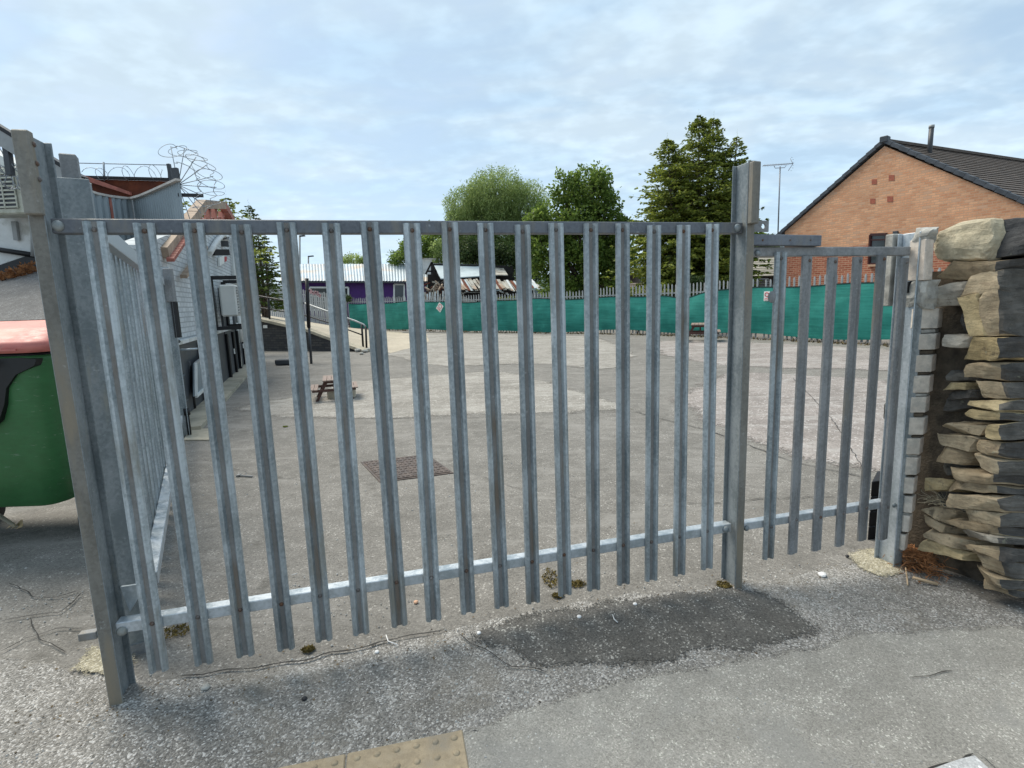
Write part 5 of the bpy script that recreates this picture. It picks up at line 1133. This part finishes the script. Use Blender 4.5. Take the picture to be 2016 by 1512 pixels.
mb = MB(); mats_ = [M_TIMB, M_BURNT, M_OLDSH, M_RUST, M_WHT, M_STONEG]
for i in range(150):
    x = rnd.uniform(832, 905); y = 598-abs(rnd.gauss(0, 1))*18; y = max(y, 545+abs(x-855)*.3); a = Y(x, y, rnd.uniform(33.8, 35.2)); d = Vector((rnd.gauss(0, 1), rnd.gauss(0, .5), rnd.gauss(0, .8))).normalized()*rnd.uniform(.15, .55)
    mb.bar(a-d, a+d, rnd.uniform(.04, .14), rnd.uniform(.03, .1), rnd.choice((0, 1, 1, 2, 3, 0)))
mb.build('debris', mats_, rp2)['kind'] = 'stuff'
tc_ = Y(850, 545, 34.8)
for a, b in (((838, 540), (850, 516)), ((850, 516), (862, 542)), ((842, 534), (860, 534)), ((850, 518), (850, 542))): MB().bar(Y(*a, 34.8), Y(*b, 34.8), .10, .10).build('truss_timber', M_BURNT, rp2)
for i in range(14): x = 836+i*5.2; MB().bar(Y(x, 575+rnd.uniform(-3, 6), 33.5), Y(x+rnd.uniform(-3, 3), 597, 33.4), .10, .02).build('broken_board', M_WHT if i % 3 else M_OLDSH, rp2)
# small white-framed shed right of the ruin
sd_ = empty('small_shed', Y(1065, 585, 33), 'small dark shed with a white framed window behind the netting', 'shed')
MB().hexa([Y(1052, 602, 33), Y(1100, 602, 33), Y(1100, 570, 33), Y(1052, 570, 33)], (0, 1.5, 0)).build('wall', M_CLAD, sd_)
q = [Y(1068, 577, 32.9), Y(1086, 577, 32.9), Y(1086, 598, 32.9), Y(1068, 598, 32.9)]; fr = MB()
for a, b in ((0, 1), (1, 2), (2, 3), (3, 0)): fr.bar(q[a], q[b], .09, .09)
w_ = fr.build('window', M_WHTC, sd_); MB().hexa([p+Vector((0, .03, 0)) for p in q], (0, .02, 0)).build('pane', M_GLASS, w_)
def tiled_roof(e0, e1, r1, r0, mat, name, parent, step=.30):
    """eaves e0->e1, ridge r0->r1 : stepped courses as real geometry"""
    n = max(3, int(((r0-e0).length+(r1-e1).length)/2/step)); mb = MB(); nr = (e1-e0).cross(r0-e0).normalized()
    if nr.z < 0: nr = -nr
    for i in range(n):
        a, b = i/n, (i+1.08)/n; A_, B_, C_, D_ = e0.lerp(r0, a)+nr*.035, e1.lerp(r1, a)+nr*.035, e1.lerp(r1, b)+nr*.004, e0.lerp(r0, b)+nr*.004
        mb.add([A_, B_, C_, D_, A_-nr*.04, B_-nr*.04], [(0,1,2,3), (4,5,1,0)])
    return mb.build(name, mat, parent)
# far roofs between the trees
for nm, lb, mt_, q in (('far_house', 'far house roof of dim brown tiles low behind the netting', M_TILE3, ((1225, 582, 1345, 582), (1345, 556, 1225, 558), 30)),
                       ('far_house', 'brown roof edge of a house half hidden by the sycamore', M_TILE3, ((1180, 552, 1216, 552), (1214, 512, 1196, 508), 38))):
    t = empty(nm, Y(q[0][0], q[0][1], q[2]), lb, 'house'); e0, e1 = Y(q[0][0], q[0][1], q[2]), Y(q[0][2], q[0][3], q[2]); r1, r0_ = Y(q[1][0], q[1][1], q[2]+2.5), Y(q[1][2], q[1][3], q[2]+2.5)
    tiled_roof(e0, e1, r1, r0_, mt_, 'roof', t, .32); MB().hexa([e0+Vector((0, .3, 0)), e1+Vector((0, .3, 0)), e1+Vector((0, .3, -1.6)), e0+Vector((0, .3, -1.6))], (0, 2, 0)).build('wall', M_TILE, t)
t = empty('far_house', Y(1244, 555, 42), 'small brown gabled house end just right of the sycamore', 'house'); MB().prism([(-1.2, -2.4), (.6, -2.4), (.6, 0), (-1.2, .3)], ((1,0,0), (0,0,1)), (0, 3, 0), org=Y(1244, 546, 42)).build('wall', M_TILE, t); MB().bar(Y(1225, 538, 41.8), Y(1252, 545, 41.8), 3, .12, up=(0,0,1)).build('roof', M_TILE, t)
# brick bungalow
HA = Vector(Y(1742, 280, 19)); Hu = Vector((.469, -.883, 0)); Hb = Vector((.911, .412, 0))        # Hu runs right/towards us along the gable, Hb back
hs = empty('brick_house', (HA.x, HA.y, 0), 'orange brick gabled bungalow with red lower brickwork on the right', 'house')
half = 3.66; ze = 3.86; za = HA.z-.12
org = Vector((HA.x, HA.y, 0))-Hu*half
uvwall([(0.12, -.3), (2*half+1.6, -.3), (2*half+1.6, ze-1.72*.67), (half, za), (.12, ze)], org, Hu, (0,0,1), .25, M_BRK, 'gable_wall', hs)
MB().hexa([org+Hu*(2*half+1.6)+Vector((0,0,-.3)), org+Hu*(2*half+1.6)+Hb*20+Vector((0,0,-.3)), org+Hu*(2*half+1.6)+Hb*20+Vector((0,0,ze-1.15)), org+Hu*(2*half+1.6)+Vector((0,0,ze-1.15))], -Hu*.2).build('side_wall', M_BRK, hs)
apx = Vector((HA.x, HA.y, HA.z)); eR = org+Hu*(2*half+1.9)+Vector((0,0,ze-.22-1.65*.67)); eL = org-Hu*.25+Vector((0,0,ze-.22))
tiled_roof(eR-Hb*.05, eR+Hb*20, apx+Hb*20, apx-Hb*.05, M_TILE, 'roof', hs, .21); tiled_roof(eL-Hb*.05, eL+Hb*20, apx+Hb*20, apx-Hb*.05, M_TILE, 'roof', hs, .21)
MB().bar(apx+Vector((0,0,.04))-Hb*.02, apx+Hb*20+Vector((0,0,.04)), .2, .09).build('ridge_tile', M_TILE, hs)
for e in (eR, eL):
    L_ = (apx-e).length; n = int(L_/.31); d = (apx-e)/n
    for i in range(n):
        a = e+d*i; b = e+d*(i+1.06); nrm_ = Vector((0,0,1)); MB().bar(a+Vector((0,0,.05+.012)), b+Vector((0,0,.035)), .20, .13).build('verge_tile', M_SLATE, hs, .01)
MB().box(apx+Vector((0,0,.08))-Hb*.0, (.24, .28, .2), math.atan2(-.8, .6)).build('ridge_end', M_SLATE, hs, .02)
HP = lambda x, y, o=0: PL(x, y, org-Hb*o, org+Hu-Hb*o)
for x, y, w_ in ((1721, 358, 5), (1755, 350, 5.5), (1718, 396, 5), (1752, 392, 5.5)):
    MB().hexa([HP(x-w_, y-w_, .012), HP(x+w_, y-w_, .012), HP(x+w_, y+w_, .012), HP(x-w_, y+w_, .012)], Hb*.02).build('air_brick', plain('terracotta_vent', (.34, .105, .065), .8, 0, .2, 20), hs)
q = [HP(1714, 462, .03), HP(1746, 461, .03), HP(1745, 519, .03), HP(1711, 520, .03)]; fr = MB()
for a, b in ((0, 1), (1, 2), (2, 3), (3, 0)): fr.bar(q[a], q[b], .07, .08)
M_MAH = plain('dark_red_frame', (.045, .012, .012), .5); w_ = fr.build('window', M_MAH, hs)
MB().hexa([p+Hb*.02 for p in q], Hb*.02).build('pane', M_GLASS, w_); MB().bar(q[0].lerp(q[3], .18), q[1].lerp(q[2], .18), .05, .05).build('transom', M_MAH, w_); MB().bar(q[3]+Vector((0,0,-.05))-Hb*.03, q[2]+Vector((0,0,-.05))-Hb*.03, .1, .07).build('sill', M_BRK, w_)
lq = HP(1763, 461, .06); MB().box(lq, (.14, .12, .2), math.atan2(-.8, .6)).build('wall_lamp', M_DKG, hs, .01)
fl = Y(1829, 312, 19.2); fb = fl+Vector((0, 0, -.15)); f_ = MB().tube([fb, fb+Vector((0, 0, 1.15))], .075, 12).build('flue', M_DKG, hs); MB().tube([fb+Vector((0, 0, 1.13)), fb+Vector((0, 0, 1.22))], .085, 12).build('flue_cap', M_PIPE, f_); MB().box(fb+Vector((0, 0, .05)), (.35, .35, .12), .6).build('flashing', M_PIPE, f_)
# pale roofed extension
ex = empty('low_house', Y(1500, 560, 27), 'low house with a pale tiled roof behind the fence left of the bungalow', 'house')
tiled_roof(Y(1450, 545, 27), Y(1545, 543, 27), Y(1560, 498, 31), Y(1505, 498, 31), M_TILE2, 'roof', ex, .38)
MB().hexa([Y(1455, 545, 27.3), Y(1545, 543, 27.3), Y(1545, 620, 27.3), Y(1455, 620, 27.3)], (0, 3, 0)).build('wall', M_TILE, ex)
tiled_roof(Y(1440, 572, 23.5), Y(1528, 570, 23.5), Y(1512, 548, 25), Y(1440, 549, 25), M_TILE3, 'lower_roof', ex, .3)
MB().tube([Y(1541, 538, 26), Y(1541, 575, 26)], .09).build('downpipe', M_WHTC, ex)
# aerial
an = empty('television_aerial', Y(1531, 470, 24), 'thin television aerial on a tall mast left of the bungalow', 'aerial')
DA = 24.0; M_AL = plain('aerial_metal', (.28, .29, .31), .5, .2)
MB().tube([Y(1531, 480, DA), Y(1536, 328, DA)], .028, 7).build('mast', M_AL, an)
MB().tube([Y(1502, 326, DA), Y(1562, 322, DA)], .016, 6).build('boom', M_AL, an); MB().tube([Y(1524, 326, DA), Y(1526, 331, DA), Y(1545, 330, DA), Y(1548, 325, DA)], .014, 5).build('bracket', M_AL, an)
for i in range(17): p = Y(1503+i*3.1, 326-i*.2, DA); e = Vector((.10, .0, .075)); MB().tube([p-e+Vector((0, -.12, 0)), p+e+Vector((0, .12, 0))], .007, 4).build('element', M_AL, an)
pv = Y(1558, 323, DA); MB().tube([Y(1552, 336, DA), pv+Vector((.06, 0, 0)), Y(1556, 312, DA)], .012, 5).build('reflector', M_AL, an)
for dz_ in (-.28, -.17, -.06, .06, .17, .26): p = pv+Vector((-.02 if abs(dz_) > .2 else .04, 0, dz_)); MB().tube([p-Vector((.10, .2, .03)), p+Vector((.16, .2, .05))], .008, 4).build('reflector_bar', M_AL, an)
for x, y, lb, D in ((607, 505, 'far street lamp whose bent head shows above the purple roof', 60), (590, 465, 'far street lamp just below the top rail of the wide gate', 52)):
    t = empty('street_lamp', Y(x, 600, D), lb, 'street lamp', 'far street lamps'); a = Y(x, y, D); MB().tube([Y(x+1, 600, D), a], .09, 6).build('pole', M_PIPE, t); MB().bar(a, Y(x+10, y-1, D), .3, .12).build('lamp_head', M_DKG, t)
ob = empty('garden_lantern', Y(508, 560, 29), 'old lantern post standing before the dark conifer at the left', 'lamp'); MB().tube([Y(509, 575, 29), Y(508, 530, 29)], .04).build('post', M_DKG, ob); MB().prism([(-.18, 0), (.18, 0), (.3, .3), (-.3, .3)], ((1,0,0), (0,0,1)), (0, .3, 0), org=Y(508, 530, 29)).build('lantern', M_PIPE, ob); MB().bar(Y(522, 529, 29), Y(548, 528, 29), .06, .06).bar(Y(528, 520, 29), Y(530, 556, 29), .08, .08).build('cross_bar', M_PIPE, ob)

# ------------------------------------------------------------------ distant hill
V = []; nH = 60
for i in range(nH+1):
    x = -700+i*40; V += [(x, 900, -5), (x, 930, 42+22*noise.noise(Vector((x*.004, 1, 1)))+30*ss(200, 700, x)+8*noise.noise(Vector((x*.03, 2, 1)))), (x, 1500, -5)]
F = [(3*i+k, 3*i+3+k, 3*i+4+k, 3*i+1+k) for i in range(nH) for k in (0, 1)]
setp(MB().add(V, F, 0, True).build('far_hill', L_HILL), 'distant wooded hill seen in a gap between the trees', kind='structure')

# ------------------------------------------------------------------ trees and shrubs
def rv3(): 
    while True:
        v = Vector((rnd.uniform(-1, 1), rnd.uniform(-1, 1), rnd.uniform(-1, 1)))
        if .01 < v.length < 1: return v.normalized()
def leafq(V, F, p, d, s, asp=.55):
    """leaf: folded quad along d"""
    d = d.normalized(); u = d.cross(rv3()).normalized()*s*asp*.5; n = len(V)
    V += [p, p+d*s*.5+u, p+d*s, p+d*s*.5-u]; F.append((n, n+1, n+2, n+3))
def crown(name, blobs, n, leaf, mat, parent, droop=0., thr=-.08, fr=1.1, spr=0, asp=.55, sd=0., drooplen=0):
    V = []; F = []; tot = sum(b[1]*b[2] for b in blobs); wts = [b[1]*b[2]/tot for b in blobs]
    def one(p, out, k=3):
        for _ in range(k):
            d = (out*.5+rv3()+Vector((0,0,-droop))); leafq(V, F, p+rv3()*leaf*.8, d, leaf*rnd.uniform(.7, 1.35), asp)
    cnt = 0; tries = 0
    while cnt < n and tries < n*12:
        tries += 1; b = rnd.choices(blobs, wts)[0]; o = rv3(); r = rnd.random()**.38; p = Vector(b[0])+Vector((o.x*b[1], o.y*b[1], o.z*b[2]))*r*(1+.22*noise.noise(o*2.2+Vector(b[0])))
        if noise.noise(p*fr+Vector((sd, 0, 0))) + .55*noise.noise(p*fr*2.6) < thr: continue
        one(p, o); cnt += 3
        if drooplen and rnd.random() < .16:
            q = p.copy(); dd = Vector((o.x*.3, o.y*.3, -1)).normalized()
            for i in range(int(drooplen/leaf*1.6)): q = q+(dd+rv3()*.25)*leaf*.6; leafq(V, F, q, dd+rv3()*.5, leaf, asp)
    for _ in range(spr):
        b = rnd.choices(blobs, wts)[0]; o = rv3(); o.z = abs(o.z)*.9; o.normalize(); p = Vector(b[0])+Vector((o.x*b[1], o.y*b[1], o.z*b[2]))*.88; d = (o+Vector((0,0,.7-droop))+rv3()*.3).normalized(); L = rnd.uniform(.35, .95)*max(.5, b[1]*.3)
        for i in range(int(L/leaf*3.2)): t = i*leaf/3.2; one(p+d*t, d, 1)
    return MB().add(V, F).build(name, mat, parent)
def limbs(base, blobs, r, parent, mat=M_BARK):
    top = sum((Vector(b[0]) for b in blobs), Vector())/len(blobs); fork = base.lerp(Vector((top.x, top.y, top.z)), .45); fork = Vector((base.x*.5+fork.x*.5, base.y, fork.z))
    MB().tube([base, base.lerp(fork, .5)+Vector((.06, 0, 0)), fork], r, 9, taper=.7).build('trunk', mat, parent)
    for b in blobs: MB().tube([fork, fork.lerp(Vector(b[0]), .55)+rv3()*.15, Vector(b[0]), Vector(b[0])+Vector((rv3().x*.3*b[1], 0, b[2]*.6))], r*.5, 6, taper=.25).build('limb', mat, parent)
def bl(x, y, d, rpx, rz=1.): p = Y(x, y, d); k = rpx*d/F_PX; return (tuple(p), k, k*rz)
def tree(name, label, base, blobs, n, leaf, mat, r=.2, cat='tree', **k):
    t = empty(name, base, label, cat); limbs(base, blobs, r, t); crown('crown', blobs, n, leaf, mat, t, **k); return t
def gb_(x, d, z=0): p = Y(x, 600, d); p.z = z; return p
D = 43
tree('willow_tree', 'rounded pale green willow behind the collapsed shed', gb_(965, D), [bl(975, 385, D, 62, .8), bl(925, 410, D, 48, .9), bl(905, 450, D, 36), bl(1030, 400, D, 48, .9), bl(970, 450, D, 62, .9), bl(1040, 460, D, 40), bl(920, 490, D, 42), bl(1000, 505, D, 50, .8)], 72000, .19, L_WIL, .35, spr=300, asp=.26, droop=.5, thr=-.34, fr=.75, drooplen=.9)
D = 30
tree('sycamore_tree', 'dark green sycamore with a ragged top in the middle of the skyline', gb_(1150, D), [bl(1165, 372, D, 40, 1.15), bl(1110, 375, D, 30, 1.0), bl(1080, 440, D, 40, .9), bl(1140, 450, D, 58, 1.), bl(1200, 450, D, 40, .8), bl(1075, 500, D, 44, 1.), bl(1150, 520, D, 60, 1.), bl(1222, 500, D, 38, 1.), bl(1232, 445, D, 22, .7), bl(1060, 450, D, 34, .9), bl(1195, 405, D, 26, .9), bl(1190, 565, D, 42, .8), bl(1110, 565, D, 50, .7)], 36000, .155, L_SYC, .28, spr=420, asp=.75, thr=-.10, fr=1.0, sd=4)
D = 41
tree('broadleaf_tree', 'dark bushy tree left of the willow rising just over the top rail', gb_(835, D), [bl(850, 470, D, 34, .9), bl(815, 490, D, 28, .8), bl(785, 508, D, 24, .6), bl(865, 500, D, 34, .7)], 7000, .16, L_SYC, .2, spr=60, asp=.7)
tree('broadleaf_tree', 'pale sapling with a thin leaning stem above the ruined gable', gb_(862, 39), [bl(862, 492, 39, 15, 1.3), bl(855, 515, 39, 14, .8)], 1300, .13, L_WIL, .06, asp=.6)
tree('ivy_clad_shrub', 'mass of ivy and bramble behind the collapsed shed roof', gb_(960, 39), [bl(920, 492, 39, 30, .8), bl(965, 500, 39, 34, .8), bl(1010, 510, 39, 30, .9), bl(1040, 540, 37, 26, .9)], 9000, .16, L_IVY, .15, 'shrub', asp=.7, thr=-.3)
tree('broadleaf_tree', 'small far tree above the middle of the purple roof', gb_(697, 60), [bl(697, 517, 60, 26, .55), bl(682, 515, 60, 14, .6), bl(712, 516, 60, 16, .6)], 1500, .22, L_WIL, .15, asp=.6, spr=60)
D = 44
tree('birch_tree', 'soft grey green birch seen between the pales right of the sycamore', gb_(1262, D), [bl(1262, 535, D, 20, 1.2), bl(1280, 520, D, 16, 1.3), bl(1300, 535, D, 24, 1.2), bl(1322, 525, D, 20, 1.2)], 7500, .13, L_BIR, .12, asp=.4, droop=.8, thr=-.25)
tree('broadleaf_tree', 'low round green bush left of the aerial mast', gb_(1500, 34), [bl(1490, 475, 34, 22, .8), bl(1515, 485, 34, 20, .7), bl(1480, 500, 34, 22, 1.)], 3600, .14, L_SYC, .12, asp=.7)
tree('ivy_clad_shrub', 'ivy bush spilling over the green netting under the conifer', gb_(1366, 20.6), [bl(1362, 560, 20.6, 16, 1.), bl(1372, 585, 19.8, 12, 1.2), bl(1352, 590, 20.2, 12, 1.1), bl(1385, 560, 21, 14, 1.2)], 4200, .075, L_IVY, .06, 'shrub', asp=.8, thr=-.3, fr=2)
tree('low_hedge', 'yellowish flowering hedge peeping over the dark netting', gb_(1000, 29.5), [bl(985, 592, 29.5, 10, .6), bl(1005, 591, 29.5, 11, .6)], 1300, .07, L_YEL, .04, 'hedge', asp=.8, thr=-.4, fr=2)
tree('climbing_plant', 'light green climber along the top of the netting by the far roof', gb_(1255, 21.7), [bl(1243, 583, 21.7, 9, .7), bl(1260, 580, 21.7, 11, .7), bl(1310, 580, 21.2, 9, 1.)], 1300, .07, L_YEL, .03, 'climber', asp=.8, thr=-.4, fr=2)
tree('small_bush', 'little olive bush growing through the fence in front of the purple wall', gb_(683, 31.5), [bl(683, 588, 31.5, 9, .7)], 400, .08, L_IVY, .03, 'bush', asp=.8, thr=-.5)

def conifer(label, base, leaders, n_br, length, mat, leaf=.16, lean=.25, dens=1.0, r=.2, bare=.25, tips=True):
    """leaders: list of (x offset, y offset, top z, bottom z, max radius)"""
    t = empty('conifer_tree', base, label, 'tree'); V = []; F = []; tw = MB()
    for (ox, oy, zt, zb_, rad) in leaders:
        b0 = base+Vector((ox*.25, oy*.25, 0)); top = Vector((base.x+ox, base.y+oy, zt)); midp = Vector((base.x+ox*.8, base.y+oy*.8, (zt+base.z)*.5))
        MB().tube([b0, midp, top], r*(.5+.5*(rad > 1.5)), 7, taper=.08).build('trunk', M_BARK, t)
        nb = int(n_br*(zt-zb_)*rad*.5)
        for i in range(nb):
            u = rnd.random()**.85; z_ = zb_+(zt-zb_)*u; a = rnd.random()*6.283; lng = rnd.random() < .26; L = rad*(1-u)**.78*(rnd.uniform(1.1, 1.4) if lng else rnd.uniform(.55, 1.05))+.10
            k = (z_-base.z)/max(.1, zt-base.z); st = b0.lerp(midp, k*2) if k < .5 else midp.lerp(top, k*2-1); d = Vector((math.cos(a), math.sin(a), lean+rnd.gauss(0, .12))).normalized()
            ns = max(3, int(L/.13)); p = st.copy(); pts = [p.copy()]
            for j in range(ns):
                f_ = j/ns; d = (d+Vector((0, 0, .05 if f_ > .6 else -.045))+rv3()*.06).normalized(); p = p+d*(L/ns); pts.append(p.copy())
                if f_ < bare and L > .8: continue
                if rnd.random() > dens*(1.05-.5*f_)*(.45 if lng else 1): continue
                lf_ = leaf*(.62+.5*(1-u)); side_ = d.cross(Vector((0,0,1))).normalized(); w_ = (1-f_*.75)*min(.5, L*.35)
                for sgn in (-1, 1):
                    for q_ in range(4): 
                        dd = (side_*sgn*rnd.uniform(.5, 1)+d*rnd.uniform(.5, 1)+Vector((0,0,rnd.uniform(-.35, .1)))).normalized(); s_ = p+dd*w_*rnd.uniform(0, .7); leafq(V, F, s_, dd+rv3()*.25, lf_*rnd.uniform(.7, 1.5), .42)
                leafq(V, F, p, d+rv3()*.3, lf_*1.2, .3)
            if L > .5 and i % 3 == 0: tw.tube(pts[::2]+[pts[-1]], .012, 3, taper=.3)
        if tips:
            for j in range(46): z_ = zt+.35-j*.035; leafq(V, F, Vector((top.x, top.y, z_)), Vector((rnd.gauss(0, 1), rnd.gauss(0, 1), .8)), leaf*.55*(.45+j*.03), .25)
    MB().add(V, F).build('crown', mat, t); tw.build('twigs', M_BARK, t); return t
D = 25
def cz(x, y, d=D): return Y(x, y, d).z
def cx(x, y, d=D): return Y(x, y, d).x
b_ = gb_(1385, D)
conifer('tall multi topped yellow green conifer left of the middle post', b_, [(cx(1376, 235)-b_.x, 0, cz(1376, 232), cz(1376, 590), 2.9), (cx(1415, 235)-b_.x, .6, cz(1417, 226), cz(1410, 580), 2.5), (cx(1310, 285)-b_.x, -.3, cz(1308, 282), cz(1310, 560), 2.8), (cx(1455, 270)-b_.x, .2, cz(1462, 268), cz(1440, 540), 1.7), (cx(1345, 300)-b_.x, .8, cz(1345, 298), cz(1345, 580), 2.4)], 62, 1, L_CON, .16, .22, 1.1, .16)
conifer('bare lower part of a dark conifer right of the main conifer', gb_(1425, D+1), [(0, 0, cz(1425, 330, D+1), cz(1425, 580, D+1), 1.5)], 60, 1, L_CON2, .18, .1, 1.1)
D2 = 24; b_ = gb_(522, D2, .8)
conifer('dark green conifer behind the public house beside the purple roof', b_, [(0, 0, cz(520, 428, D2), cz(520, 612, D2), 1.1), (-.5, .5, cz(500, 400, D2), cz(500, 612, D2), 1.2), (.35, -.2, cz(535, 470, D2), cz(535, 612, D2), .7)], 60, 1, L_CON2, .13, .15, 1.)
D3 = 18; b_ = gb_(468, D3)
conifer('yellow green conifer with a dark tip right of the stair canopy', b_, [(0, 0, cz(466, 392, D3), cz(466, 520, D3), 1.35), (-.55, .3, cz(440, 398, D3), cz(440, 500, D3), 1.2)], 60, 1, L_CON, .12, .2, 1.)
b_ = gb_(385, D3)
conifer('yellow green conifer seen left of the stair canopy behind the spikes', b_, [(-.25, 0, cz(368, 388, D3), cz(368, 500, D3), 1.3), (.4, .4, cz(400, 400, D3), cz(400, 500, D3), 1.2)], 60, 1, L_CON, .12, .2, 1.)

for o in protos: bpy.data.objects.remove(o)
